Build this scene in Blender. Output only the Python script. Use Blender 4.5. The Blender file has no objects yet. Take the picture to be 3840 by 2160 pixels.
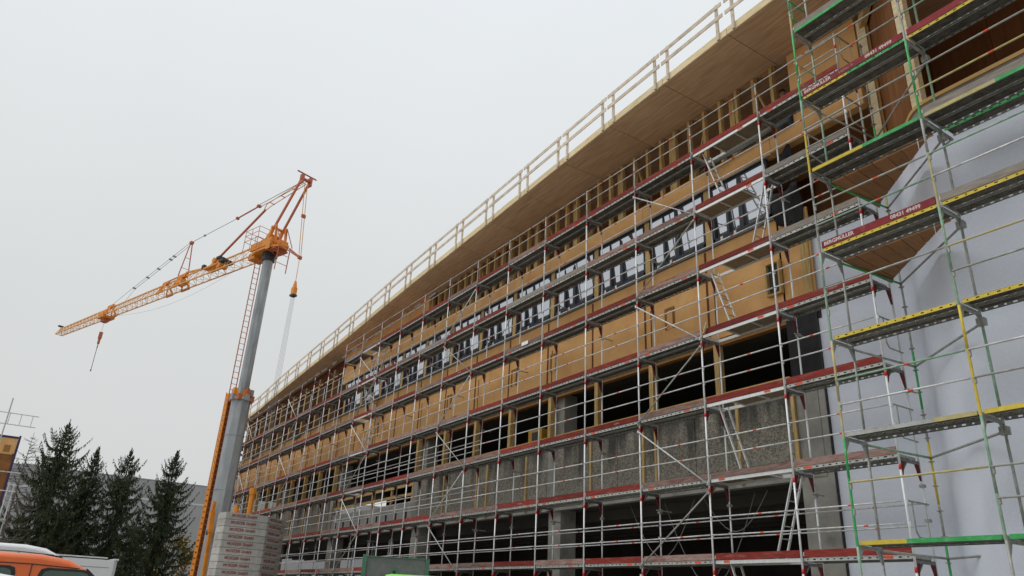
import bpy, bmesh, math, random
from mathutils import Vector, Matrix

random.seed(7)
SC = bpy.context.scene
COL = SC.collection
R = math.radians

# ------------------------------------------------------------------ camera
CAM_YAW, CAM_PITCH, CAM_ROLL, CAM_F = 1.00427968, 0.4042288, 0.05086282, 2810.67
def _camera():
    cy, sy, cp, sp = math.cos(CAM_YAW), math.sin(CAM_YAW), math.cos(CAM_PITCH), math.sin(CAM_PITCH)
    f = Vector((-sy * cp, cy * cp, sp)); r = Vector((cy, sy, 0)); u = r.cross(f)
    cr, sr = math.cos(CAM_ROLL), math.sin(CAM_ROLL)
    r2 = cr * r + sr * u; u2 = -sr * r + cr * u
    cd = bpy.data.cameras.new('camera'); co = bpy.data.objects.new('camera', cd); COL.objects.link(co)
    cd.sensor_width = 36.0; cd.sensor_fit = 'HORIZONTAL'; cd.lens = 36.0 * CAM_F / 3840
    cd.clip_start = 0.1; cd.clip_end = 3000
    m = Matrix((r2, u2, -f)).transposed().to_4x4(); m.translation = Vector((0, 0, 1.65))
    co.matrix_world = m
    SC.camera = co
_camera()

# ------------------------------------------------------------------ sky, sun, exposure
SUN_EL, SUN_AZ = R(62), R(-145)          # azimuth measured from +Y towards +X
W = bpy.data.worlds.new('World'); SC.world = W; W.use_nodes = True
nt = W.node_tree; N = nt.nodes; L = nt.links
for n in list(N): N.remove(n)
out = N.new('ShaderNodeOutputWorld'); bg = N.new('ShaderNodeBackground'); bg.inputs['Strength'].default_value = 0.1
sky = N.new('ShaderNodeTexSky'); sky.sky_type = 'NISHITA'; sky.sun_disc = False
sky.sun_elevation = SUN_EL; sky.sun_rotation = SUN_AZ; sky.air_density = 1.0; sky.dust_density = 5.0
hs = N.new('ShaderNodeHueSaturation'); hs.inputs['Saturation'].default_value = 0.12
tc = N.new('ShaderNodeTexCoord'); sx = N.new('ShaderNodeSeparateXYZ')
rp = N.new('ShaderNodeValToRGB'); e = rp.color_ramp.elements
e[0].position = 0.0; e[0].color = (0.655, 0.668, 0.664, 1)
e[1].position = 1.0; e[1].color = (1.12, 1.16, 1.20, 1)
m4 = rp.color_ramp.elements.new(0.7); m4.color = (0.84, 0.88, 0.91, 1)
m2 = rp.color_ramp.elements.new(0.3); m2.color = (0.705, 0.725, 0.725, 1)
ns = N.new('ShaderNodeTexNoise'); ns.inputs['Scale'].default_value = 2.2; ns.inputs['Detail'].default_value = 3
nm = N.new('ShaderNodeMapRange'); nm.inputs[1].default_value = 0.3; nm.inputs[2].default_value = 0.7
nm.inputs[3].default_value = 9.75; nm.inputs[4].default_value = 10.2
mul = N.new('ShaderNodeVectorMath'); mul.operation = 'SCALE'
mx = N.new('ShaderNodeMixRGB'); mx.inputs[0].default_value = 0.93      # the cloud deck hides nearly all of the blue sky
L.new(sky.outputs[0], hs.inputs['Color']); L.new(tc.outputs['Generated'], sx.inputs[0]); L.new(sx.outputs['Z'], rp.inputs[0])
L.new(tc.outputs['Generated'], ns.inputs['Vector']); L.new(ns.outputs[0], nm.inputs[0])
L.new(rp.outputs[0], mul.inputs[0]); L.new(nm.outputs[0], mul.inputs['Scale'])
L.new(hs.outputs[0], mx.inputs[1]); L.new(mul.outputs[0], mx.inputs[2])
L.new(mx.outputs[0], bg.inputs['Color']); L.new(bg.outputs[0], out.inputs[0])
sd = bpy.data.lights.new('sun', 'SUN'); sd.energy = 1.5; sd.angle = R(50); sd.color = (1.0, 0.97, 0.93)
so = bpy.data.objects.new('sun', sd); COL.objects.link(so)
sv = Vector((math.sin(SUN_AZ) * math.cos(SUN_EL), math.cos(SUN_AZ) * math.cos(SUN_EL), math.sin(SUN_EL)))
so.rotation_euler = sv.to_track_quat('Z', 'Y').to_euler()
SC.view_settings.view_transform = 'Standard'; SC.view_settings.look = 'None'
SC.view_settings.exposure = 0.0; SC.view_settings.gamma = 1.0; SC.view_settings.use_curve_mapping = False

# ------------------------------------------------------------------ materials
def mat(name, col, rough=0.7, metal=0.0, var=0.12, scale=6.0, bump=0.0, col2=None, fac2=(0.45, 0.6), scale2=3.0,
        stretch=(1, 1, 1), rand=0.08, spec=0.35, coat=0.0):
    m = bpy.data.materials.new(name); m.use_nodes = True
    t = m.node_tree; n = t.nodes; l = t.links
    b = n['Principled BSDF']; b.inputs['Roughness'].default_value = rough; b.inputs['Metallic'].default_value = metal
    b.inputs['Specular IOR Level'].default_value = spec; b.inputs['Coat Weight'].default_value = coat
    tc = n.new('ShaderNodeTexCoord'); mp = n.new('ShaderNodeMapping'); mp.inputs['Scale'].default_value = stretch
    oi = n.new('ShaderNodeObjectInfo')
    ad = n.new('ShaderNodeVectorMath'); ad.operation = 'ADD'
    sc = n.new('ShaderNodeMath'); sc.operation = 'MULTIPLY'; sc.inputs[1].default_value = 37.0
    l.new(oi.outputs['Random'], sc.inputs[0])
    l.new(tc.outputs['Object'], mp.inputs[0]); l.new(mp.outputs[0], ad.inputs[0]); l.new(sc.outputs[0], ad.inputs[1])
    no = n.new('ShaderNodeTexNoise'); no.inputs['Scale'].default_value = scale; no.inputs['Detail'].default_value = 6
    l.new(ad.outputs[0], no.inputs['Vector'])
    c = n.new('ShaderNodeRGB'); c.outputs[0].default_value = (*col, 1)
    last = c.outputs[0]
    if col2 is not None:
        n2 = n.new('ShaderNodeTexNoise'); n2.inputs['Scale'].default_value = scale2; n2.inputs['Detail'].default_value = 8
        n2.inputs['Roughness'].default_value = 0.65
        l.new(ad.outputs[0], n2.inputs['Vector'])
        mr = n.new('ShaderNodeMapRange'); mr.inputs[1].default_value = fac2[0]; mr.inputs[2].default_value = fac2[1]
        l.new(n2.outputs[0], mr.inputs[0])
        mi = n.new('ShaderNodeMixRGB'); mi.inputs[2].default_value = (*col2, 1)
        l.new(mr.outputs[0], mi.inputs[0]); l.new(last, mi.inputs[1]); last = mi.outputs[0]
    hv = n.new('ShaderNodeHueSaturation')
    v1 = n.new('ShaderNodeMapRange'); v1.inputs[1].default_value = 0.3; v1.inputs[2].default_value = 0.7
    v1.inputs[3].default_value = 1 - var; v1.inputs[4].default_value = 1 + var
    l.new(no.outputs[0], v1.inputs[0])
    v2 = n.new('ShaderNodeMapRange'); v2.inputs[3].default_value = 1 - rand; v2.inputs[4].default_value = 1 + rand
    l.new(oi.outputs['Random'], v2.inputs[0])
    v3 = n.new('ShaderNodeMath'); v3.operation = 'MULTIPLY'
    l.new(v1.outputs[0], v3.inputs[0]); l.new(v2.outputs[0], v3.inputs[1]); l.new(v3.outputs[0], hv.inputs['Value'])
    l.new(last, hv.inputs['Color']); l.new(hv.outputs[0], b.inputs['Base Color'])
    if bump:
        bp = n.new('ShaderNodeBump'); bp.inputs['Strength'].default_value = bump; bp.inputs['Distance'].default_value = 0.02
        l.new(no.outputs[0], bp.inputs['Height']); l.new(bp.outputs[0], b.inputs['Normal'])
    return m

M = {}
M['fibre'] = mat('wood_fibre_board', (0.72, 0.425, 0.185), 0.9, var=0.09, scale=1.3, bump=0.06, col2=(0.635, 0.355, 0.145), scale2=0.7, fac2=(0.42, 0.62), rand=0.06, spec=0.1)
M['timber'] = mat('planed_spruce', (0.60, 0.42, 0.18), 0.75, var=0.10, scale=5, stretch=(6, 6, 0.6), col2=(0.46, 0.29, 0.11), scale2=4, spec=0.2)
M['timber_pale'] = mat('pale_spruce', (0.74, 0.62, 0.40), 0.75, var=0.10, scale=4, stretch=(0.6, 5, 5), col2=(0.66, 0.50, 0.27), scale2=3, spec=0.2)
M['timber_dark'] = mat('brown_glulam', (0.34, 0.17, 0.06), 0.8, var=0.16, scale=4, stretch=(5, 5, 0.5), spec=0.15)
M['rail_wood'] = mat('weathered_rail_wood', (0.68, 0.595, 0.48), 0.85, var=0.14, scale=5, col2=(0.56, 0.475, 0.375), spec=0.15)
M['clt'] = mat('cross_laminated_soffit', (0.66, 0.455, 0.29), 0.85, var=0.12, scale=2.2, stretch=(0.5, 6, 1), col2=(0.52, 0.325, 0.19), scale2=1.6, fac2=(0.40, 0.66), rand=0.07, spec=0.1)
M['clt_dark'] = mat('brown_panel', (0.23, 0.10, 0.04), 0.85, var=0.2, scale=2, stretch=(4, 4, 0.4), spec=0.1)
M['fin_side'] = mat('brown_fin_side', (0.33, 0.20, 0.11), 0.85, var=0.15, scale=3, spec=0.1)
M['clt_deep'] = mat('shaded_brown_panel', (0.13, 0.052, 0.022), 0.85, var=0.2, scale=2, stretch=(4, 4, 0.4), spec=0.08)  # darker copy of the brown panel, recess shade put into its colour
M['joint'] = mat('joint_batten', (0.16, 0.06, 0.03), 0.9, spec=0.1)
M['concrete'] = mat('smooth_concrete', (0.32, 0.31, 0.28), 0.9, var=0.14, scale=2.5, col2=(0.22, 0.21, 0.19), scale2=1.4, fac2=(0.5, 0.7), bump=0.15, spec=0.15)
M['concrete_dark'] = mat('shaded_inner_concrete', (0.085, 0.08, 0.072), 0.95, var=0.2, scale=1, spec=0.05)  # concrete darkened in colour to stand for the black shade indoors
M['inner'] = mat('shaded_inner_wall', (0.05, 0.045, 0.04), 0.95, var=0.3, scale=0.8, spec=0.05)  # deep interior shade painted into the wall colour
M['galv'] = mat('galvanised_tube', (0.62, 0.63, 0.63), 0.45, metal=0.15, var=0.12, scale=9, col2=(0.47, 0.47, 0.46), scale2=7, spec=0.4)
M['galv_white'] = mat('bright_zinc_tube', (0.80, 0.81, 0.815), 0.42, metal=0.05, var=0.07, scale=9, spec=0.4)
M['galv_old'] = mat('stained_zinc_tube', (0.36, 0.37, 0.34), 0.6, metal=0.2, var=0.2, scale=9, col2=(0.26, 0.22, 0.17), scale2=6, fac2=(0.55, 0.7), spec=0.3)
M['bearer'] = mat('dull_bearer_steel', (0.20, 0.20, 0.195), 0.6, metal=0.2, var=0.2, scale=9, spec=0.25)
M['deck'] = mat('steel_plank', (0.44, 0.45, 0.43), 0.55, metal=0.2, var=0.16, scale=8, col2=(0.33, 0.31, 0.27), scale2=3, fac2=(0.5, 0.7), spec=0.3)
M['deck_under'] = mat('dark_plank_underside', (0.155, 0.145, 0.125), 0.8, var=0.25, scale=40, col2=(0.10, 0.09, 0.075), scale2=5, rand=0.2, spec=0.15)  # darker, mottled tone than the plank edges
M['ply'] = mat('deck_plywood', (0.24, 0.19, 0.13), 0.8, var=0.2, scale=5, stretch=(1, 5, 1), spec=0.15)
M['alu'] = mat('aluminium', (0.70, 0.71, 0.70), 0.4, metal=0.3, var=0.08, scale=9, spec=0.4)
M['toe_red'] = mat('red_toe_board', (0.215, 0.030, 0.023), 0.75, var=0.28, scale=7, stretch=(0.6, 1, 4), col2=(0.25, 0.105, 0.085), scale2=3, fac2=(0.54, 0.72), rand=0.25, spec=0.2)
M['toe_fade'] = mat('faded_toe_board', (0.27, 0.185, 0.16), 0.85, var=0.25, scale=7, stretch=(0.6, 1, 4), col2=(0.20, 0.062, 0.052), scale2=2.6, fac2=(0.50, 0.68), rand=0.22, spec=0.15)
M['toe_grey'] = mat('grey_toe_board', (0.26, 0.23, 0.20), 0.85, var=0.2, scale=7, stretch=(0.6, 1, 4), col2=(0.30, 0.13, 0.10), scale2=3, fac2=(0.6, 0.74), rand=0.1, spec=0.15)
M['toe_wine'] = mat('wine_red_toe_board', (0.24, 0.03, 0.038), 0.7, var=0.16, scale=7, col2=(0.36, 0.13, 0.13), scale2=4, fac2=(0.6, 0.76), spec=0.2)
M['letter'] = mat('stencil_white', (0.62, 0.55, 0.52), 0.8, var=0.15, scale=30, spec=0.1)
M['letter_faint'] = mat('worn_stencil', (0.46, 0.31, 0.29), 0.8, var=0.2, scale=30, spec=0.1)
M['red'] = mat('signal_red', (0.62, 0.035, 0.025), 0.55, var=0.1, spec=0.3)
M['red_dark'] = mat('oxide_red_steel', (0.14, 0.014, 0.018), 0.6, var=0.2, spec=0.3)
M['orange_mark'] = mat('orange_sticker', (0.72, 0.10, 0.045), 0.6, spec=0.2)
M['green'] = mat('green_paint', (0.05, 0.36, 0.10), 0.6, var=0.16, scale=8, col2=(0.18, 0.36, 0.22), scale2=4, fac2=(0.55, 0.72), spec=0.3)
M['green_pale'] = mat('faded_green_paint', (0.24, 0.38, 0.27), 0.7, var=0.2, scale=8, col2=(0.36, 0.38, 0.32), scale2=4, fac2=(0.5, 0.65), spec=0.25)
M['yellow'] = mat('yellow_paint', (0.62, 0.47, 0.055), 0.6, var=0.14, scale=8, col2=(0.44, 0.38, 0.18), scale2=4, fac2=(0.58, 0.74), spec=0.3)
M['yellow_pale'] = mat('faded_yellow_paint', (0.52, 0.45, 0.20), 0.7, var=0.2, scale=8, col2=(0.36, 0.36, 0.30), scale2=4, fac2=(0.5, 0.65), spec=0.25)
M['render'] = mat('pale_blue_grey_render', (0.66, 0.70, 0.785), 0.92, var=0.035, scale=22, col2=(0.625, 0.66, 0.742), scale2=0.55, fac2=(0.40, 0.72), bump=0.03, spec=0.1)
M['frame'] = mat('anthracite_frame', (0.035, 0.042, 0.052), 0.5, var=0.06, spec=0.35)
M['sill'] = mat('grey_sill_metal', (0.20, 0.215, 0.225), 0.45, metal=0.5, spec=0.4)
M['sticker'] = mat('white_label', (0.80, 0.80, 0.78), 0.7)
M['black_cloth'] = mat('black_membrane', (0.022, 0.022, 0.025), 0.8, var=0.3, scale=4, bump=0.3)
M['grey_cloth'] = mat('grey_membrane', (0.12, 0.14, 0.13), 0.8, var=0.3, scale=4, bump=0.3)
M['sheet'] = mat('white_foil', (0.68, 0.71, 0.74), 0.5, var=0.1, scale=4, bump=0.3)
M['crane_orange'] = mat('crane_orange', (0.72, 0.26, 0.025), 0.5, var=0.12, scale=4, col2=(0.50, 0.14, 0.02), scale2=2.5, fac2=(0.55, 0.72), spec=0.35)
M['crane_yellow'] = mat('crane_jib_yellow', (0.74, 0.39, 0.13), 0.55, var=0.12, scale=4, spec=0.3)
M['crane_red'] = mat('crane_oxide_red', (0.46, 0.135, 0.07), 0.6, var=0.15, scale=4, spec=0.3)
M['mast_zinc'] = mat('mast_zinc', (0.36, 0.385, 0.40), 0.55, metal=0.25, var=0.12, scale=3.5, stretch=(1, 1, 0.3), col2=(0.27, 0.29, 0.305), scale2=1.4, fac2=(0.45, 0.66), spec=0.35)
M['rope'] = mat('wire_rope', (0.30, 0.30, 0.30), 0.6, metal=0.3)
M['black'] = mat('black_steel', (0.03, 0.03, 0.033), 0.5)
M['ballast'] = mat('ballast_concrete', (0.50, 0.485, 0.455), 0.9, var=0.10, scale=5, col2=(0.40, 0.385, 0.355), scale2=2, fac2=(0.5, 0.7), bump=0.1, spec=0.15)
M['ballast_text'] = mat('faded_red_print', (0.30, 0.10, 0.09), 0.85, var=0.2, scale=20)
M['hall'] = mat('grey_hall_cladding', (0.345, 0.345, 0.355), 0.7, var=0.05, scale=0.6, rand=0.05)
M['hall_strip'] = mat('pale_hall_strip', (0.60, 0.62, 0.63), 0.7)
M['needles'] = mat('spruce_needles', (0.044, 0.060, 0.033), 0.8, var=0.5, scale=1.2, col2=(0.070, 0.072, 0.036), scale2=0.8, fac2=(0.45, 0.65), spec=0.12)
M['bark'] = mat('dark_bark', (0.075, 0.055, 0.042), 0.9, var=0.25, scale=8)
M['twig'] = mat('grey_twig', (0.14, 0.12, 0.105), 0.9)
M['autumn'] = mat('autumn_leaves', (0.36, 0.24, 0.03), 0.8, var=0.4, scale=2, col2=(0.16, 0.15, 0.03), scale2=1, fac2=(0.42, 0.6))
M['brown_board'] = mat('brown_facade_board', (0.27, 0.115, 0.032), 0.8, var=0.2, scale=1.5, col2=(0.19, 0.085, 0.03), scale2=2)
M['navy'] = mat('navy_edge', (0.045, 0.03, 0.10), 0.6)
M['car_orange'] = mat('orange_car_paint', (0.70, 0.125, 0.012), 0.35, var=0.03, coat=0.5, rand=0)
M['car_white'] = mat('white_car_paint', (0.70, 0.715, 0.73), 0.35, var=0.03, coat=0.4, rand=0)
M['car_lime'] = mat('lime_car_paint', (0.20, 0.62, 0.06), 0.4, var=0.04, coat=0.3, rand=0)
M['rubber'] = mat('tyre_rubber', (0.02, 0.02, 0.02), 0.85)
M['hub'] = mat('wheel_steel', (0.42, 0.43, 0.44), 0.4, metal=0.6)
M['trim'] = mat('black_trim', (0.018, 0.018, 0.02), 0.55)
M['skip'] = mat('grey_green_skip', (0.15, 0.19, 0.165), 0.7, var=0.14, scale=5, col2=(0.20, 0.205, 0.20), scale2=1.6, fac2=(0.42, 0.62), spec=0.25)
M['skip_post'] = mat('green_skip_post', (0.085, 0.20, 0.125), 0.65, var=0.16, scale=6, spec=0.25)
M['lamp_red'] = mat('tail_lamp', (0.45, 0.02, 0.02), 0.3)
M['lamp_clear'] = mat('head_lamp', (0.75, 0.75, 0.75), 0.15)
M['skin'] = mat('skin', (0.45, 0.25, 0.17), 0.6)
M['jeans'] = mat('blue_jeans', (0.055, 0.11, 0.20), 0.9, var=0.2)
M['shirt'] = mat('grey_shirt', (0.30, 0.33, 0.36), 0.9, var=0.15)
M['hair'] = mat('dark_hair', (0.03, 0.022, 0.018), 0.8)
M['crate'] = mat('ochre_crate', (0.46, 0.25, 0.03), 0.6, var=0.1)
M['plank'] = mat('scaffold_plank', (0.40, 0.19, 0.07), 0.8, var=0.3, scale=3, stretch=(4, 0.6, 4), col2=(0.22, 0.12, 0.06), scale2=3, rand=0.2)
M['plank_pale'] = mat('pale_sill_board', (0.58, 0.36, 0.13), 0.75, var=0.1, scale=4, stretch=(0.5, 5, 5))
M['board_grey'] = mat('pale_grey_board', (0.36, 0.35, 0.33), 0.85, var=0.12, scale=2)

def glass_mat(name, col, rough=0.03, metal=0.55):
    m = bpy.data.materials.new(name); m.use_nodes = True
    b = m.node_tree.nodes['Principled BSDF']
    b.inputs['Base Color'].default_value = (*col, 1); b.inputs['Roughness'].default_value = rough
    b.inputs['Metallic'].default_value = metal; b.inputs['IOR'].default_value = 1.55
    n = m.node_tree.nodes; tc = n.new('ShaderNodeTexCoord'); no = n.new('ShaderNodeTexNoise'); no.inputs['Scale'].default_value = 1.1
    bp = n.new('ShaderNodeBump'); bp.inputs['Strength'].default_value = 0.01; bp.inputs['Distance'].default_value = 0.02
    m.node_tree.links.new(tc.outputs['Object'], no.inputs[0]); m.node_tree.links.new(no.outputs[0], bp.inputs['Height'])
    if name == 'car_glass': m.node_tree.links.new(bp.outputs[0], b.inputs['Normal'])
    return m
M['pane'] = glass_mat('coated_window_glass', (0.58, 0.60, 0.65), metal=0.9)
M['car_glass'] = glass_mat('car_glass', (0.05, 0.09, 0.07), metal=0.25)

def aggregate_mat():
    m = mat('exposed_aggregate', (0.24, 0.225, 0.19), 0.95, var=0.1, scale=3, bump=0.0, spec=0.1)
    t = m.node_tree; n = t.nodes; l = t.links; b = n['Principled BSDF']
    tc = n.new('ShaderNodeTexCoord')
    vo = n.new('ShaderNodeTexVoronoi'); vo.inputs['Scale'].default_value = 26.0; l.new(tc.outputs['Object'], vo.inputs['Vector'])
    r = n.new('ShaderNodeValToRGB'); r.color_ramp.interpolation = 'LINEAR'
    r.color_ramp.elements[0].color = (0.15, 0.137, 0.115, 1); r.color_ramp.elements[1].color = (0.36, 0.335, 0.285, 1)
    se = n.new('ShaderNodeSeparateXYZ'); l.new(vo.outputs['Color'], se.inputs[0]); l.new(se.outputs[0], r.inputs[0])
    # rain streaks: dark runs of algae from the top edge down
    mp = n.new('ShaderNodeMapping'); mp.inputs['Scale'].default_value = (1.1, 1.0, 0.12); oi = n.new('ShaderNodeObjectInfo'); av = n.new('ShaderNodeVectorMath'); av.operation = 'ADD'; l.new(tc.outputs['Object'], av.inputs[0]); l.new(oi.outputs['Location'], av.inputs[1]); l.new(av.outputs[0], mp.inputs[0])
    no = n.new('ShaderNodeTexNoise'); no.inputs['Scale'].default_value = 1.6; no.inputs['Detail'].default_value = 7; l.new(mp.outputs[0], no.inputs[0])
    sz = n.new('ShaderNodeSeparateXYZ'); l.new(tc.outputs['Object'], sz.inputs[0])
    zr = n.new('ShaderNodeMapRange'); zr.inputs[1].default_value = -0.9; zr.inputs[2].default_value = 0.9; zr.inputs[3].default_value = -0.22; zr.inputs[4].default_value = 0.16
    l.new(sz.outputs['Z'], zr.inputs[0])
    ad = n.new('ShaderNodeMath'); ad.operation = 'ADD'; l.new(no.outputs[0], ad.inputs[0]); l.new(zr.outputs[0], ad.inputs[1])
    mr = n.new('ShaderNodeMapRange'); mr.inputs[1].default_value = 0.46; mr.inputs[2].default_value = 0.66; mr.inputs[4].default_value = 0.85
    l.new(ad.outputs[0], mr.inputs[0])
    mi = n.new('ShaderNodeMixRGB'); mi.inputs[2].default_value = (0.045, 0.044, 0.04, 1)
    l.new(mr.outputs[0], mi.inputs[0]); l.new(r.outputs[0], mi.inputs[1]); l.new(mi.outputs[0], b.inputs['Base Color'])
    bp = n.new('ShaderNodeBump'); bp.inputs['Strength'].default_value = 0.6; bp.inputs['Distance'].default_value = 0.015
    l.new(vo.outputs['Distance'], bp.inputs['Height']); l.new(bp.outputs[0], b.inputs['Normal'])
    return m
M['aggregate'] = aggregate_mat()

def ground_mat():
    m = mat('gravel_yard', (0.34, 0.325, 0.30), 0.95, var=0.2, scale=2.5, col2=(0.25, 0.235, 0.21), scale2=0.4, bump=0.4)
    return m
M['ground'] = ground_mat()

# ------------------------------------------------------------------ mesh builder
class MB:
    def __init__(s): s.v = []; s.f = []; s.mi = []; s.ms = []; s.cur = 0; s.sm = []; s.smooth = False
    def mat(s, key):
        if key not in s.ms: s.ms.append(key)
        s.cur = s.ms.index(key); return s
    def add(s, vs, fs):
        o = len(s.v); s.v += [tuple(p) for p in vs]
        for f in fs: s.f.append([i + o for i in f]); s.mi.append(s.cur); s.sm.append(s.smooth)
        return s
    def box(s, x0, x1, y0, y1, z0, z1):
        vs = [(x0, y0, z0), (x1, y0, z0), (x1, y1, z0), (x0, y1, z0), (x0, y0, z1), (x1, y0, z1), (x1, y1, z1), (x0, y1, z1)]
        return s.add(vs, [(0, 3, 2, 1), (4, 5, 6, 7), (0, 1, 5, 4), (1, 2, 6, 5), (2, 3, 7, 6), (3, 0, 4, 7)])
    def beam(s, a, b, w, h, up=(0, 0, 1)):
        a = Vector(a); b = Vector(b); d = (b - a).normalized(); u = Vector(up)
        if abs(d.dot(u)) > 0.98: u = Vector((0, 1, 0))
        x = d.cross(u).normalized() * w / 2; y = x.cross(d).normalized() * h / 2
        vs = [a - x - y, a + x - y, a + x + y, a - x + y, b - x - y, b + x - y, b + x + y, b - x + y]
        return s.add(vs, [(0, 1, 2, 3), (7, 6, 5, 4), (4, 5, 1, 0), (5, 6, 2, 1), (6, 7, 3, 2), (7, 4, 0, 3)])
    def tube(s, a, b, r, n=8, r2=None, caps=True):
        r2 = r if r2 is None else r2
        a = Vector(a); b = Vector(b); d = (b - a).normalized(); u = Vector((0, 0, 1)) if abs(d.z) < 0.9 else Vector((1, 0, 0))
        x = d.cross(u).normalized(); y = d.cross(x)
        vs = []
        for i in range(n):
            t = 2 * math.pi * (i + 0.5) / n; q = x * math.cos(t) + y * math.sin(t)
            vs.append(a + q * r); vs.append(b + q * r2)
        old = s.smooth; s.smooth = n > 8 or n == 8 and r < 0.1
        s.add(vs, [(2 * i, 2 * i + 1, (2 * i + 3) % (2 * n), (2 * i + 2) % (2 * n)) for i in range(n)])
        s.smooth = False
        if caps:
            o = len(s.v) - 2 * n
            s.f.append([o + 2 * i for i in range(n)]); s.f.append([o + 2 * i + 1 for i in reversed(range(n))])
            s.mi += [s.cur] * 2; s.sm += [False] * 2
        s.smooth = old; return s
    def path(s, pts, r, n=6):
        for a, b in zip(pts[:-1], pts[1:]): s.tube(a, b, r, n)
        return s
    def prism(s, poly, z0, z1):
        n = len(poly)
        vs = [(x, y, z0) for x, y in poly] + [(x, y, z1) for x, y in poly]
        return s.add(vs, [tuple(reversed(range(n))), tuple(range(n, 2 * n))] + [(i, (i + 1) % n, n + (i + 1) % n, n + i) for i in range(n)])
    def mesh(s, name):
        me = bpy.data.meshes.new(name); me.from_pydata(s.v, [], s.f)
        for k in (s.ms or ['galv']): me.materials.append(M[k])
        me.polygons.foreach_set('material_index', s.mi); me.polygons.foreach_set('use_smooth', s.sm)
        me.update(); return me
    def build(s, name, parent=None, loc=None, **k):
        return obj(name, s.mesh(name), parent, loc, **k)

def obj(name, me, parent=None, loc=None, rz=0.0, label=None, kind=None):
    o = bpy.data.objects.new(name, me); COL.objects.link(o)
    if parent is not None: o.parent = parent
    if loc is not None: o.location = loc
    if rz: o.rotation_euler.z = rz
    if label: o['label'] = label
    if kind: o['kind'] = kind
    return o
def tag(o, label, cat, group=None, kind=None):
    if label: o['label'] = label
    if cat: o['category'] = cat
    if group: o['group'] = group
    if kind: o['kind'] = kind
    return o
def thing(name, label, cat, loc=(0, 0, 0), rz=0.0, group=None):
    o = bpy.data.objects.new(name, None); COL.objects.link(o); o.location = loc; o.rotation_euler = (0, 0, rz)
    o.empty_display_size = 0.3
    return tag(o, label, cat, group)
def copy_tree(o, parent=None):
    c = o.copy(); COL.objects.link(c)
    if parent is not None: c.parent = parent
    for ch in list(o.children): copy_tree(ch, c)
    return c

_tx = {}
def text_mesh(txt, size, key, extrude=0.002, bold=0.0):
    k = (txt, size, key)
    if k in _tx: return _tx[k]
    cu = bpy.data.curves.new('lettering', 'FONT'); cu.body = txt; cu.size = size; cu.extrude = extrude; cu.offset = bold
    cu.resolution_u = 2; cu.align_x = 'LEFT'; cu.align_y = 'CENTER'
    o = bpy.data.objects.new('lettering', cu); COL.objects.link(o)
    dg = bpy.context.evaluated_depsgraph_get(); dg.update()
    me = bpy.data.meshes.new_from_object(o.evaluated_get(dg)); me.name = 'lettering'
    bpy.data.objects.remove(o); bpy.data.curves.remove(cu)
    me.materials.clear(); me.materials.append(M[key])
    me.transform(Matrix.Rotation(R(90), 4, 'X'))          # now stands in the XZ plane and faces -Y
    _tx[k] = me; return me

def interp(tab, x):
    for (a, va), (b, vb) in zip(tab[:-1], tab[1:]):
        if x <= b: return va + (vb - va) * max(0, (x - a)) / (b - a)
    return tab[-1][1]

# ------------------------------------------------------------------ ground
g = MB().mat('ground')
nx = 40
def gz(x, y):
    return 0.0
g.add([(-900, -900, 0), (900, -900, 0), (900, 900, 0), (-900, 900, 0)], [(0, 1, 2, 3)])
tag(g.build('ground'), 'grey gravel yard around the building site', None, kind='structure')

# ------------------------------------------------------------------ main building
MOD = 2.765
J0 = -11.83                                   # first module joint, further ones to the left
FY = 16.4                                     # outer face of the facade
XL, XR = -68.6, -8.6
bld = thing('timber_building', 'long building shell with tan board facade, brown wooden roof overhang and dark openings', 'building', (0, 0, 0))
SOFF = [(-71, 15.78), (-62, 16.02), (-57, 16.19), (-47.5, 16.42), (-43, 16.54), (-38, 16.74), (-27, 17.16), (-17, 17.48), (-10, 17.56), (6, 17.6)]
EDGE = [(-71, 16.05), (-64, 15.98), (-60.6, 15.8), (-51.5, 15.45), (-39.8, 15.06), (-34.4, 14.87), (-24.8, 14.7), (-17, 14.48), (-11, 14.3), (6, 14.1)]
sz = lambda x: interp(SOFF, x)
ey = lambda x: interp(EDGE, x)

# concrete frame of the two lower storeys
COLX = [-11.45 - 11.06 * i for i in range(6)]
for cx in COLX:
    MB().mat('concrete').box(cx - 0.36, cx + 0.36, 16.62, 17.3, 0, 5.0).build('concrete_column', bld)
    MB().mat('concrete').box(cx - 0.30, cx + 0.30, 16.75, 17.35, 7.5, 9.25).build('concrete_column', bld)
    MB().mat('concrete').box(cx - 0.24, cx + 0.24, FY + 0.01, FY + 0.3, 4.96, 7.5).build('concrete_strip', bld)
MB().mat('concrete').box(-11.95, -11.03, FY + 0.03, 17.4, 0, 7.4).build('concrete_column', bld, label='wide corner column of smooth grey concrete')
MB().mat('black_cloth').box(-11.95, -11.03, FY + 0.06, 17.4, 7.4, 9.25).build('corner_column', bld)
M['black_cloth']
for (x0, x1) in [(-11.95, -22.27), (-22.75, -33.33), (-44.87, -55.4), (-55.9, XL)]:
    # exposed aggregate spandrels, two or three plates between the strips
    n = 3; w = (x0 - x1) / n
    MB().mat('concrete').box(x1, x0, FY + 0.02, FY + 0.26, 4.93, 5.42).build('concrete_lintel', bld)
    for k in range(n):
        a = x0 - k * w - 0.012; b = x0 - (k + 1) * w + 0.012
        p = MB().mat('aggregate').box(-(a - b) / 2, (a - b) / 2, -0.11, 0.11, -1.0, 1.0)
        p.build('spandrel_panel', bld, ((a + b) / 2, FY + 0.11, 6.44))
    MB().mat('concrete').box(x1, x0, FY - 0.01, FY + 0.25, 7.445, 7.52).build('spandrel_coping', bld)
    MB().mat('plank_pale').box(x1, x0, FY - 0.05, FY + 0.3, 7.525, 7.60).build('sill_board', bld)
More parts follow.
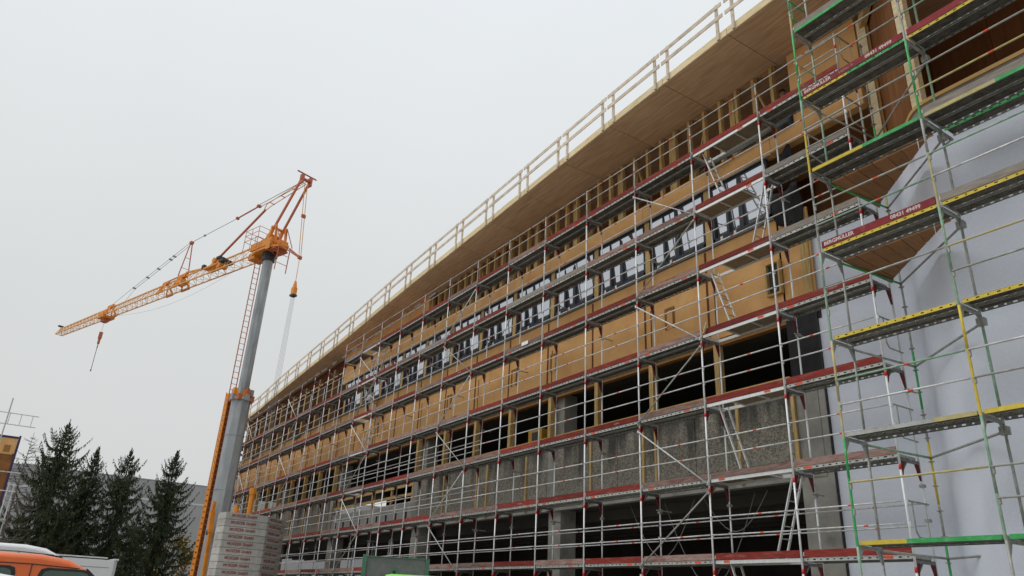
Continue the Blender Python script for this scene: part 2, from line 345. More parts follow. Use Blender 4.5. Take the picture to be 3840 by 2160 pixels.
# open bay between the strips: pale board below, rough timber guard above
MB().mat('board_grey').box(-44.3, -33.7, FY + 0.05, FY + 0.2, 5.40, 6.22).build('closing_board', bld)
MB().mat('concrete').box(-44.4, -33.6, FY + 0.02, FY + 0.26, 4.93, 5.395).build('concrete_lintel', bld)
for k in range(9):
    x = -43.6 + k * 1.15
    MB().mat('inner').box(x - 0.09, x + 0.09, FY + 0.035, FY + 0.06, 5.42, 5.78).build('board_pocket', bld)
for z in (6.55, 7.02):
    MB().mat('timber').box(-44.2, -33.7, FY + 0.02, FY + 0.06, z - 0.07, z + 0.07).build('guard_plank', bld)
for k in range(5):
    x = -34.0 - k * 2.4
    MB().mat('timber').box(x - 0.06, x + 0.06, FY + 0.065, FY + 0.16, 5.6, 7.15).build('guard_post', bld)
# slabs and inner walls
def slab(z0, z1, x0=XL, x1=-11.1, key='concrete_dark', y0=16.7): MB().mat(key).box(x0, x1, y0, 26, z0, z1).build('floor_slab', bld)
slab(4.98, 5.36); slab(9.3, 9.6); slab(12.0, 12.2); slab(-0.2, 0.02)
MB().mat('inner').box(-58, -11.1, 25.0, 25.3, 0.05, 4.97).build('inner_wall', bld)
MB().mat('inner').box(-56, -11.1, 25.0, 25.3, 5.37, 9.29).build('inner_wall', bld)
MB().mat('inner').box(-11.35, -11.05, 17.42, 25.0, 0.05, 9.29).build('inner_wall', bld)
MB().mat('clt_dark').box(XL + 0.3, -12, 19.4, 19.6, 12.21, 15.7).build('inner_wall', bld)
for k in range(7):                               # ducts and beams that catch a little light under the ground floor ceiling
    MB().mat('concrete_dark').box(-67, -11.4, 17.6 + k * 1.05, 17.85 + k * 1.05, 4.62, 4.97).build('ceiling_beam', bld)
# battens on the spandrels
for x in (-13.76, -17.56, -17.0, -20.17, -24.06, -26.9, -27.7, -30.6, -46.4, -49.2, -52.0, -57, -60.2, -63.5):
    MB().mat('timber').box(x - 0.045, x + 0.045, FY - 0.06, FY - 0.002, 5.0, 7.43).build('timber_batten', bld)
MB().mat('timber').box(-11.98, -11.88, FY - 0.06, FY - 0.002, 5.0, 7.4).build('timber_batten', bld)
# posts in the first floor opening
px = -14.43
while px > XL:
    if not (-44 < px < -34):
        MB().mat('timber').box(px - 0.09, px + 0.09, 16.42, 16.64, 7.602, 9.24).build('timber_post', bld)
    px -= MOD
MB().mat('timber_dark').box(XL, -11.9, 16.5, 16.7, 9.1, 9.28).build('header_beam', bld)
# tan fibreboard storey
x = J0; k = 0
while x > XL + 0.5:
    x1 = max(x - MOD, XL)
    MB().mat('fibre').box(-(x - x1) / 2 + 0.012, (x - x1) / 2 - 0.012, -0.03, 0.03, -1.485, 1.485).build('wall_board', bld, ((x + x1) / 2, FY + 0.03, 10.765))
    MB().mat('joint').box(x1 - 0.035, x1 + 0.035, FY - 0.018, FY - 0.002, 9.35, 12.2).build('joint_batten', bld)
    if k % 2 == 1 or k < 1:
        MB().mat('joint').box(x1 + 0.26, x1 + 0.30, FY - 0.012, FY - 0.002, 9.6, 11.0).build('cable_strip', bld)
    # small framed wall opening near every second joint
    if k in (1, 3, 4, 6, 9):
        wx = x1 + 1.15 if k == 1 else x1 + 0.42
        fo = MB().mat('timber_dark')
        fo.box(wx - 0.2, wx + 0.2, FY - 0.05, FY - 0.003, 10.78, 10.84).box(wx - 0.2, wx - 0.14, FY - 0.05, FY - 0.003, 10.12, 10.78)
        fo.box(wx + 0.14, wx + 0.2, FY - 0.05, FY - 0.003, 10.12, 10.78)
        q = fo.build('opening_frame', bld)
        MB().mat('fibre').box(wx - 0.14, wx + 0.02, FY - 0.02, FY - 0.003, 10.13, 10.78).box(wx + 0.02, wx + 0.139, FY - 0.012, FY - 0.003, 10.13, 10.78).build('opening_cover', q)
    x = x1; k += 1
MB().mat('timber').box(-12.35, -11.85, FY - 0.14, FY - 0.02, 9.95, 10.0).box(-12.35, -12.29, FY - 0.14, FY - 0.02, 10.0, 10.9).box(-11.91, -11.85, FY - 0.14, FY - 0.02, 10.0, 10.9).box(-12.35, -11.85, FY - 0.14, FY - 0.02, 10.9, 10.96).build('opening_frame', bld)
MB().mat('concrete_dark').box(-12.288, -11.912, FY - 0.03, FY - 0.004, 10.002, 10.898).build('opening_cover', bld)
MB().mat('sill').box(XL, -11.9, FY - 0.09, FY + 0.05, 12.252, 12.29).build('window_sill', bld)
MB().mat('sill').box(XL, -11.9, FY + 0.001, FY + 0.1, 12.21, 12.25).build('sill_flashing', bld)
MB().mat('fibre').box(-11.9, -10.9, FY, FY + 0.06, 9.28, 12.25).build('wall_board', bld)
MB().mat('timber').box(-11.2, -10.95, FY - 0.05, FY - 0.004, 9.3, 12.2).build('timber_batten', bld)
# window storey
WZ0, WZ1 = 12.30, 14.40
def make_window(x0, x1):
    w = x1 - x0
    f = MB().mat('frame'); y0, y1 = FY + 0.025, FY + 0.16
    f.box(x0, x1, y0, y1, WZ0, WZ0 + 0.24).box(x0, x1, y0, y1, WZ1 - 0.13, WZ1)  # bottom rail made tall and dark to imitate the deck's reflection in the glass
    f.box(x0, x0 + 0.06, y0, y1, WZ0 + 0.08, WZ1 - 0.13).box(x1 - 0.06, x1, y0, y1, WZ0 + 0.08, WZ1 - 0.13)
    wn = f.build('window', bld)
    cuts = [x0 + 0.06, x0 + 0.04 + 0.25 * w, x0 + 0.04 + 0.49 * w, x1 - 0.06]
    for i, c in enumerate(cuts[1:-1]):
        MB().mat('frame').box(c - 0.045 - 0.03 * i, c + 0.045 + 0.03 * i, y0 + 0.002, y1 - 0.002, WZ0 + 0.081, WZ1 - 0.131).build('mullion', wn)
    for i, (a, b) in enumerate(zip(cuts[:-1], cuts[1:])):
        pa = MB().mat('pane').box(-(b - a) / 2 + 0.02, (b - a) / 2 - 0.02, -0.012, 0.012, -(WZ1 - WZ0 - 0.21) / 2, (WZ1 - WZ0 - 0.21) / 2)
        p = pa.build('pane', wn, ((a + b) / 2, FY + 0.115, (WZ0 + 0.08 + WZ1 - 0.13) / 2))
        p.rotation_euler = (R(4.6 + random.uniform(-0.4, 0.4)), 0, R(random.uniform(-0.4, 0.4)))
        if i < 2 and x0 > -30:
            sx_ = (a + b) / 2
            MB().mat('sticker').box(sx_ - 0.045, sx_ + 0.045, FY + 0.016, FY + 0.0245, 12.40, 12.53).build('pane_label', wn)
            MB().mat('sticker').box(sx_ - 0.15, sx_ + 0.15, FY + 0.016, FY + 0.0245, 12.335, 12.36).build('pane_label', wn)
wx = -14.43
wins = []
while wx > -47:
    wins.append((wx - MOD + 0.15, wx - 0.15)); wx -= MOD
make_window(-14.23, -12.05)
for a, b in wins[:11]: make_window(a, b)
wx = -14.43
while wx > -46:
    MB().mat('timber').box(wx - 0.115, wx + 0.115, FY + 0.02, FY + 0.22, 12.295, 14.40).build('window_post', bld)
    MB().mat('joint').box(wx - 0.148, wx - 0.118, FY + 0.05, FY + 0.2, 12.295, 14.40).box(wx + 0.118, wx + 0.148, FY + 0.05, FY + 0.2, 12.295, 14.40).build('window_reveal', bld)
    wx -= MOD
# tan header over the windows, cut at the modules
x = J0 + 0.02
while x > -45.3:
    x1 = max(x - 2 * MOD, -45.5)
    MB().mat('fibre').box(-(x - x1) / 2 + 0.008, (x - x1) / 2 - 0.008, -0.13, 0.13, -0.325, 0.325).build('header_beam', bld, ((x + x1) / 2, FY + 0.1, 14.735))
    x = x1
MB().mat('fibre').box(-11.8, -8.8, FY - 0.03, FY + 0.23, 14.45, 15.0).build('header_beam', bld)
MB().mat('fibre').box(-10.95, -8.75, FY + 0.02, FY + 0.2, 15.0, 17.5).build('wall_board', bld)
MB().mat('sill').box(-45.4, -11.9, FY - 0.06, FY - 0.035, 14.36, 14.408).build('sill_flashing', bld)
# tan box that closes the attic on the left half
def wedge(x0, x1, y0, y1, z0, key, name, n=6, drop=0.01):
    b = MB().mat(key)
    for i in range(n):
        a = x0 + (x1 - x0) * i / n; c = x0 + (x1 - x0) * (i + 1) / n
        vs = [(a, y0, z0), (c, y0, z0), (c, y1, z0), (a, y1, z0), (a, y0, sz(a) - drop), (c, y0, sz(c) - drop), (c, y1, sz(c) - drop), (a, y1, sz(a) - drop)]
        b.add(vs, [(0, 3, 2, 1), (4, 5, 6, 7), (0, 1, 5, 4), (2, 3, 7, 6), (3, 0, 4, 7), (1, 2, 6, 5)])
    return b.build(name, bld)
x = -33.95
while x > -45.4:
    x1 = max(x - 2 * MOD, -45.5)
    wedge(x1 + 0.006, x - 0.006, FY - 0.02, FY + 0.2, 15.07, 'fibre', 'wall_board'); x = x1
# attic studs with braces, dark attic behind
x = -11.6; k = 0
while x > -33.9:
    w = 0.055
    MB().mat('timber').box(x - w, x + w, FY + 0.05, FY + 0.20, 15.064, sz(x) - 0.03).build('attic_stud', bld)
    if k % 4 == 2:
        MB().mat('timber').box(x - 0.42, x - 0.22, FY + 0.22, FY + 0.44, 15.064, sz(x) - 0.03).build('attic_post', bld)
    if k % 4 == 0:
        sgn = 1 if (k // 4) % 2 == 0 else -1
        MB().mat('timber').beam((x - 0.04 if sgn > 0 else x - 0.65, FY + 0.235, 15.2), (x - 0.65 if sgn > 0 else x - 0.04, FY + 0.235, sz(x) - 0.5), 0.05, 0.12, (0, 1, 0)).build('attic_brace', bld)
    x -= 0.6912; k += 1
x = -11.3
while x > -33.5:
    x1 = x - 0.6912
    MB().mat('timber_dark').box(x1 + 0.07, x - 0.15, FY + 0.10, FY + 0.16, sz(x) - 0.2, sz(x) - 0.035).build('attic_blocking', bld)
    x = x1
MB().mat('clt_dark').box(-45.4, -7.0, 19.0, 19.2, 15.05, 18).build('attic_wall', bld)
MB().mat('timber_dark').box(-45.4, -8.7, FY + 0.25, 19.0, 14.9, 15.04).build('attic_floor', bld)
# open fins on the far left
x = -47.45
while x > XL:
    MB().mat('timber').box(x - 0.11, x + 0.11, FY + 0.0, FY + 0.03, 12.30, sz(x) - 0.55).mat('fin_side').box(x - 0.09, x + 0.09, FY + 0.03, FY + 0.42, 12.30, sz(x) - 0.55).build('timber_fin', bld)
    x -= MOD
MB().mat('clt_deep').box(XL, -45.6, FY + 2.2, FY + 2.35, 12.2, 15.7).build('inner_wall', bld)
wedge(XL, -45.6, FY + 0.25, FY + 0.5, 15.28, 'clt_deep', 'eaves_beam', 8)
MB().mat('timber_pale').box(XL, -45.6, FY + 0.0, FY + 0.04, 15.28, 15.36).build('eaves_batten', bld)
# bright dashed strip along the joint between wall and soffit
x = -33.2; k = 0
while x > -68:
    ln = 1.1 if x < -48 else 0.75; gap = 0.25 if x < -48 else 1.0
    MB().mat('sheet').beam((x, FY - 0.05, sz(x) - 0.05), (x - ln, FY - 0.05, sz(x - ln) - 0.05), 0.05, 0.10).build('eaves_strip', bld)
    x -= ln + gap
# roof plates with fascia
x = 5.2; k = 0
while x > -70.2:
    x1 = x - MOD; g_ = 0.012
    a, b = x - g_, x1 + g_
    th = 0.20
    vs = [(b, ey(b) + 0.05, sz(b)), (a, ey(a) + 0.05, sz(a)), (a, 21, sz(a)), (b, 21, sz(b))]
    vs += [(p[0], p[1], p[2] + th) for p in vs]
    MB().mat('clt').add(vs, [(0, 3, 2, 1), (4, 5, 6, 7), (0, 1, 5, 4), (1, 2, 6, 5), (2, 3, 7, 6), (3, 0, 4, 7)]).build('roof_plate', bld)
    MB().mat('timber_pale').beam((a, ey(a) + 0.02, sz(a) + 0.115), (b, ey(b) + 0.02, sz(b) + 0.115), 0.055, 0.25).build('fascia_board', bld)
    x = x1; k += 1
# side edge of the roof, left gable
MB().mat('timber_dark').box(XL - 0.02, XL + 0.15, FY + 0.1, 24, 12.2, 15.7).build('gable_wall', bld)
MB().mat('fibre').box(XL - 0.02, XL + 0.05, FY + 0.1, 24, 9.3, 12.19).build('gable_wall', bld)

# ------------------------------------------------------------------ railing on the roof edge
rail = thing('roof_railing', 'pale wooden guard railing with two rails along the roof edge', 'railing', (0, 0, 0))
x = 5.2 - 0.28
xs = []
x = 5.2
while x > -70:
    for px in (x - 0.30, x - MOD + 0.30):
        y = ey(px) - 0.045; z = sz(px)
        MB().mat('rail_wood').box(px - 0.045, px + 0.045, y - 0.03, y + 0.03, z - 0.03, z + 1.30).build('railing_post', rail)
        MB().mat('timber_pale').box(px - 0.09, px + 0.09, y + 0.034, y + 0.055, z - 0.035, z - 0.001).build('post_cleat', rail)
    for dz in (0.72, 1.17):
        a, b = x - 0.025 - random.uniform(0, 0.04), x - MOD + 0.025 + random.uniform(0, 0.04)
        MB().mat('rail_wood').beam((a, ey(a) - 0.093, sz(a) + dz), (b, ey(b) - 0.093, sz(b) + dz), 0.03, 0.135).build('railing_board', rail)
    x -= MOD

# ------------------------------------------------------------------ main scaffold
SX0, SY, BAY, ZB = -8.70, 15.247, 2.60, 2.72
NP = 24
scf = thing('facade_scaffold', 'tall red and silver scaffold along the whole long facade, seven decks high', 'scaffold', (0, 0, 0))
post_x = lambda i: SX0 - BAY * i
def holes_strip(b, x0, x1, y, z0, z1, n, hw, hh):
    zc = (z0 + z1) / 2; w = (x1 - x0) / n
    for i in range(n):
        a = x0 + i * w; c = a + w; xm = (a + c) / 2; ww = hw * (1.9 if i % 2 else 1)
        P = [(a, y, z0), (c, y, z0), (c, y, z1), (a, y, z1), (xm - ww, y, zc - hh), (xm + ww, y, zc - hh), (xm + ww, y, zc + hh), (xm - ww, y, zc + hh)]
        b.add(P, [(0, 1, 5, 4), (1, 2, 6, 5), (2, 3, 7, 6), (3, 0, 4, 7)])
def deck_mesh(L_, key_edge, edge_key2=None, split=0.5, solid=False):
    b = MB(); h = L_ / 2 - 0.03
    for pi, (y0, y1) in enumerate(((0.03, 0.352), (0.372, 0.694))):
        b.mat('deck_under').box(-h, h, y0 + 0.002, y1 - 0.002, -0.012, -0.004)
        for q in (0.09, 0.16, 0.23): b.box(-h, h, y0 + q - 0.006, y0 + q + 0.006, -0.024, -0.0125)
        for q in (0.002, 0.32):
            if pi == 0 and q < 0.01 and solid:
                xs_ = -h + 2 * h * split
                b.mat(key_edge).box(-h, xs_, y0 - 0.022, y0 + 0.0, -0.075, 0.0).mat(edge_key2).box(xs_, h, y0 - 0.022, y0 + 0.0, -0.075, 0.0)
            elif pi == 0 and q < 0.01 and edge_key2:
                b.mat(key_edge); holes_strip(b, -h, -h + 2 * h * split, y0 + q, -0.075, 0.0, 7, 0.016, 0.012)
                b.mat(edge_key2); holes_strip(b, -h + 2 * h * split, h, y0 + q, -0.075, 0.0, 7, 0.016, 0.012)
            else:
                b.mat(key_edge if (pi == 0 and q < 0.01) else 'deck'); holes_strip(b, -h, h, y0 + q, -0.075, 0.0, 15, 0.019, 0.014)
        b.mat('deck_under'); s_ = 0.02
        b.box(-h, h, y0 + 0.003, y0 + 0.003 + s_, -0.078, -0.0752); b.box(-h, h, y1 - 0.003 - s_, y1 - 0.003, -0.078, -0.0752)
        b.mat('deck').box(-h - 0.02, -h, y0, y1, -0.06, -0.001).box(h, h + 0.02, y0, y1, -0.06, -0.001)
    return b.mesh('steel_deck')
def access_mesh(L_, hatch_left=True):
    b = MB(); h = L_ / 2 - 0.03; s = -1 if hatch_left else 1
    b.mat('alu').box(-h, h, 0.035, 0.075, -0.085, -0.002).box(-h, h, 0.655, 0.695, -0.085, -0.002)
    xa, xb = sorted((s * (h - 0.02), s * (h - 0.75)))
    fa, fb = (xb, h - 0.01) if hatch_left else (-h + 0.01, xa)
    b.mat('ply').box(fa, fb, 0.076, 0.654, -0.03, -0.006)
    b.mat('alu')
    for xx in (fa + 0.02, (fa + fb) / 2, fb - 0.03): b.box(xx - 0.02, xx + 0.02, 0.076, 0.654, -0.07, -0.032)
    b.box(-h - 0.02, -h, 0.035, 0.695, -0.085, -0.002).box(h, h + 0.02, 0.035, 0.695, -0.085, -0.002)
    # open hatch flap, folded up
    return b.mesh('access_deck')
D_STEEL = deck_mesh(BAY - 0.05, 'deck'); D_ACC_L = access_mesh(BAY - 0.05, True); D_ACC_R = access_mesh(BAY - 0.05, False)
def frame_mesh(h=2.0, zk=0.0):
    b = MB().mat('galv_white')
    b.tube((0, 0, 0), (0, 0, h), 0.0242, 8); b.tube((0, 0.73, 0), (0, 0.73, h), 0.0242, 8)
    b.mat('bearer').box(-0.025, 0.025, 0.025, 0.705, h + 0.13, h + 0.19)       # deck bearer (U profile)
    b.mat('bearer').beam((0, 0.03, h - 0.10), (0, 0.25, h + 0.13), 0.03, 0.03)
    b.tube((0, 0, h), (0, 0, h + 0.22), 0.0195, 6); b.tube((0, 0.73, h), (0, 0.73, h + 0.22), 0.0195, 6)
    for z in (0.88, 1.32): b.mat('galv').box(0.02, 0.06, -0.035, 0.0, z - 0.06, z + 0.03)
    return b.mesh('scaffold_frame')
F_MESH = frame_mesh()
bm_ = MB().mat('red'); bm_.tube((0, 0, -0.05), (0, 0, 0.05), 0.0295, 8); B_MESH = bm_.mesh('joint_band')
gm = MB().mat('red_dark')
for y, s in ((0.03, 1), (0.70, -1)):
    vs = []
    for xo in (-0.022, 0.022):
        vs += [(xo, y, 0.20), (xo, y + s * 0.15, 0.20), (xo, y + s * 0.12, 0.12), (xo, y, -0.20)]
    gm.add(vs, [(0, 1, 2, 3), (7, 6, 5, 4), (0, 4, 5, 1), (1, 5, 6, 2), (2, 6, 7, 3), (3, 7, 4, 0)])
G_MESH = gm.mesh('gusset_plate')
for i in range(NP):
    for j in range(7):
        z = ZB - 2 + 2 * j
        if i == 2 and False: continue
        fr = obj('scaffold_frame', F_MESH, scf, (post_x(i), SY, z))
        obj('joint_band', B_MESH, fr, (0, 0, 2.0)); obj('gusset_plate', G_MESH, fr, (0, 0, 2.0))
    jk = MB().mat('galv').tube((post_x(i), SY, 0.01), (post_x(i), SY, ZB - 2), 0.019, 6).tube((post_x(i), SY + 0.73, 0.01), (post_x(i), SY + 0.73, ZB - 2), 0.019, 6)
    jk.box(post_x(i) - 0.075, post_x(i) + 0.075, SY - 0.075, SY + 0.075, 0.004, 0.014).box(post_x(i) - 0.075, post_x(i) + 0.075, SY + 0.655, SY + 0.805, 0.004, 0.014)
    jk.build('base_jack', scf)
    top = 16.13 if i < 14 else 15.15
    gp = MB().mat('galv').tube((post_x(i), SY, ZB + 12.2), (post_x(i), SY, top), 0.0242, 8).build('guard_post', scf)
    obj('joint_band', B_MESH, gp, (post_x(i), SY, top - 0.45))
# decks and toe boards
TOE = {}
def toe_mesh(L_, key):
    b = MB().mat(key).box(-L_ / 2 + 0.01, L_ / 2 - 0.01, -0.016, 0.016, 0.0, 0.155)
    b.mat('galv').box(-L_ / 2 - 0.012, -L_ / 2 + 0.009, -0.02, 0.02, 0.02, 0.11)
    return b.mesh('toe_board')
for key in ('toe_red', 'toe_fade', 'toe_grey', 'toe_wine'): TOE[key] = toe_mesh(BAY - 0.07, key)
RAILM = MB().mat('galv').tube((-BAY / 2 + 0.03, 0, 0), (BAY / 2 - 0.03, 0, 0), 0.0175, 8).mesh('guard_rail')
MK = MB().mat('orange_mark').tube((-0.05, 0, 0), (0.05, 0, 0), 0.021, 8).mesh('marker_sleeve')
EDM = MB().mat('orange_mark').box(-0.09, 0.09, -0.004, 0.0, -0.06, -0.01).mesh('edge_marker')
seq = {0: 'ffrrfrffrfrffrfrrffrfrf', 1: 'rrfrrrffrrfrfrrffrrffrf', 2: 'frrfrrfffrrfrfrffrrfrrf', 3: 'rrrfrrrfffrffrrfrffrrff',
       4: 'frrfrfrrfrfrffrrffrrfrf', 5: 'ggrrggrrgfrrfrrfrffrrrf', 6: 'rrrrrfrfrrrffffffffffff'}
fixes = {(0, 0): 'toe_red', (1, 0): 'toe_red', (2, 0): 'toe_fade', (3, 0): 'toe_red', (4, 0): 'toe_fade', (0, 1): 'toe_fade', (1, 1): 'toe_fade', (2, 1): 'toe_fade', (3, 1): 'toe_red', (4, 1): 'toe_red',
         (0, 2): 'toe_red', (1, 2): 'toe_red', (2, 2): 'toe_fade', (3, 2): 'toe_red', (0, 3): 'toe_red', (1, 3): 'toe_red', (2, 3): 'toe_fade', (3, 3): 'toe_red',
         (0, 4): 'toe_grey', (1, 4): 'toe_red', (2, 4): 'toe_fade', (3, 4): 'toe_red', (0, 5): 'toe_grey', (1, 5): 'toe_red', (2, 5): 'toe_fade', (3, 5): 'toe_fade', (0, 6): 'toe_red', (1, 6): 'toe_red'}
keymap = {'f': 'toe_fade', 'r': 'toe_red', 'g': 'toe_grey'}
DZ = 0.29
ACC = {(1, 0): D_ACC_R, (1, 1): D_ACC_R, (1, 2): D_ACC_L, (1, 3): D_ACC_L, (1, 4): D_ACC_L, (1, 5): D_ACC_R, (1, 6): D_ACC_L,
       (11, 3): D_ACC_R, (11, 4): D_ACC_L, (11, 5): D_ACC_R, (11, 6): D_ACC_L, (11, 2): D_ACC_L}
for k in range(7):
    z = ZB + 2 * k + DZ
    for i in range(NP - 1):
        if k == 6 and i >= 13: continue
        xc = post_x(i) - BAY / 2
        dk = obj('access_deck' if (i, k) in ACC else 'steel_deck', ACC.get((i, k), D_STEEL), scf, (xc, SY, z))
        key = fixes.get((i, k), keymap[seq[k][i]])
        tb = obj('toe_board', TOE[key], scf, (xc, SY + 0.035, z + 0.004 + random.uniform(0, 0.006)))
        tb.rotation_euler = (R(random.gauss(0, 1.6)), R(random.gauss(0, 0.18)), 0); tb.location.x += random.uniform(-0.015, 0.015)
        rng = random.random()
        if key == 'toe_red' and (i, k) in ((0, 3), (5, 1), (9, 3), (3, 2), (7, 4)):
            t_ = obj('lettering', text_mesh('※ Layher' if i == 0 else 'Layher', 0.085, 'letter_faint'), tb, (0.15, -0.019, 0.075))
        if rng < 0.4 or i < 5:
            obj('edge_marker', EDM, dk, (random.choice((0.62, 0.75, -0.9)), 0.03, 0))
        rh = (0.88 - DZ, 1.32 - DZ)
        for nm_, dz in (('knee_rail', rh[0]), ('guard_rail', rh[1])):
            gr_ = obj(nm_, RAILM, scf, (xc, SY - 0.045, z + dz))
            gr_.rotation_euler = (0, R(random.gauss(0, 0.28)), 0); gr_.location.x += random.uniform(-0.012, 0.012)
            obj('marker_sleeve', MK, gr_, (random.choice((0.35, 0.3, 0.4, -0.35, 0.1)), 0, 0))
        if k == 0:
            for nm_, dz in (('inner_knee_rail', rh[0] + 0.02), ('inner_guard_rail', rh[1] + 0.02)):
                gr_ = obj(nm_, RAILM, scf, (xc, SY + 0.73 - 0.045, z + dz))
                obj('marker_sleeve', MK, gr_, (0.2, 0, 0))
        if k in (1, 2) and 7 <= i <= 12:
            obj('inner_knee_rail', RAILM, scf, (xc, SY + 0.73 - 0.045, z + rh[0] + 0.05)); obj('inner_guard_rail', RAILM, scf, (xc, SY + 0.73 - 0.045, z + rh[1]))
    # end guards: bent frame at the right end, two bars at the left end
    if k < 7:
        eg = MB().mat('galv_old').path([(SX0 + 0.05, SY, z + 1.03), (SX0 + 0.05, SY + 0.75, z + 1.03)], 0.02).path([(SX0 + 0.05, SY + 0.14, z + 1.03), (SX0 + 0.05, SY + 0.14, z + 0.45), (SX0 + 0.05, SY + 0.22, z + 0.34), (SX0 + 0.05, SY + 0.75, z + 0.33)], 0.017).tube((SX0 + 0.05, SY + 0.62, z + 1.03), (SX0 + 0.05, SY + 0.62, z + 0.36), 0.012, 6)
        eg.build('end_guard', scf)
        e2 = MB().mat('galv'); xe = post_x(NP - 1) - 0.04
        for dz in (0.55, 1.03): e2.tube((xe, SY - 0.1, z + dz), (xe, SY + 1.4, z + dz), 0.0175, 6)
        e2.build('end_guard', scf)
        # short side platform round the left end
        if k in (2, 3, 4, 5):
            b = MB().mat('deck_under').box(xe - 0.7, xe + 0.06, SY + 0.0, SY + 2.4, z - 0.06, z - 0.01)
            b.build('side_deck', scf)
            MB().mat('toe_fade').box(xe - 0.72, xe - 0.69, SY, SY + 2.4, z, z + 0.15).build('toe_board', scf)
            MB().mat('galv_white').tube((xe - 0.7, SY, z - 1.9), (xe - 0.7, SY, z + 0.1), 0.024, 6).build('side_standard', scf)
# zig-zag braces
def brace_column(right_i, left_on_even):
    for k in range(-1, 6):
        zlo, zhi = ZB + 2 * k + 0.05, ZB + 2 * (k + 1) - 0.08
        lo_left = ((k % 2 == 0) == left_on_even)
        xl, xr = post_x(right_i + 1), post_x(right_i)
        a, b = (xl, xr) if lo_left else (xr, xl)
        if k == -1: zlo = 0.9
        br = MB().mat('galv' if k % 2 else 'galv_old').tube((a, SY - 0.07, zlo + 0.12), (b, SY - 0.07, zhi + 0.02), 0.021, 8)
        br.box(a - 0.03, a + 0.03, SY - 0.07, SY - 0.02, zlo + 0.08, zlo + 0.16).box(b - 0.03, b + 0.03, SY - 0.07, SY - 0.02, zhi - 0.02, zhi + 0.06)
        br.build('diagonal_brace', scf)
brace_column(2, True); brace_column(7, False); brace_column(11, True); brace_column(16, True); brace_column(20, True)
# wall ties
for i in range(NP):
    for k in (1, 2, 3, 4, 5):
        if (i + k) % 2: continue
        z = ZB + 2 * k - 0.25
        MB().mat('galv_old').tube((post_x(i) + 0.05, SY + 0.55, z), (post_x(i) + 0.05, FY - 0.004 if i > 1 else SY + 1.0, z), 0.02, 6).box(post_x(i) - 0.03, post_x(i) + 0.08, SY + 0.69, SY + 0.77, z - 0.035, z + 0.035).build('wall_tie', scf)
    for z in (4.42, 3.72):
        MB().mat('galv_old').box(post_x(i) - 0.05, post_x(i) + 0.05, SY + 0.68, SY + 0.78, z - 0.03, z + 0.03).build('tube_coupler', scf)
# small white inspection tag on one deck edge
MB().mat('sticker').box(-23.05, -22.62, SY - 0.015, SY - 0.008, 11.03, 11.17).build('inspection_tag', scf)

# ------------------------------------------------------------------ ladders inside the scaffold
def ladder(x_top, x_bot, zb, zt, y, label, first=[None]):
    root = thing('aluminium_ladder', label, 'ladder', (0, 0, 0), 0, 'aluminium ladders between the scaffold decks')
    for yy in (y - 0.17, y + 0.17):
        MB().mat('alu').beam((x_bot, yy, zb), (x_top, yy, zt), 0.028, 0.062, (0, 1, 0)).build('stile', root)
    n = 7
    for q in range(n):
        t = (q + 0.6) / n
        x = x_bot + (x_top - x_bot) * t; z = zb + (zt - zb) * t
        MB().mat('galv_old').tube((x, y - 0.155, z), (x, y + 0.155, z), 0.014, 6).build('rung', root)
lz = lambda k: ZB + 2 * k + DZ
yl = SY + 0.40
ladder(-13.55, -12.95, lz(-1) + 0.3, lz(0) - 0.03, yl, 'ladder in the lowest scaffold storey, cut off by the picture edge below the first deck')
ladder(-11.45, -12.15, lz(0) + 0.01, lz(1) - 0.03, yl, 'ladder in front of the black ground floor opening, leaning right beside the corner column')
ladder(-13.60, -12.95, lz(1) + 0.01, lz(2) - 0.03, yl, 'ladder in front of the speckled concrete panel near the right end')
ladder(-13.60, -12.95, lz(3) + 0.01, lz(4) - 0.03, yl, 'ladder in front of the plain tan wall below the windows, leaning left')
ladder(-11.45, -12.10, lz(4) + 0.01, lz(5) - 0.03, yl, 'ladder by the black cloth at the right end of the window row')
ladder(-13.60, -12.95, lz(5) + 0.01, lz(6) - 0.03, yl, 'topmost right ladder, from the window level up to the attic studs')
ladder(-37.6, -38.5, lz(5) + 0.01, lz(6) - 0.03, yl, 'far ladder crossing the tan beam near the left end of the window row')
ladder(-39.4, -38.6, lz(4) + 0.01, lz(5) - 0.03, yl, 'far ladder in front of the leftmost dark windows')
ladder(-37.6, -38.6, lz(3) + 0.01, lz(4) - 0.03, yl, 'far ladder in front of the tan wall, half hidden behind a diagonal brace')

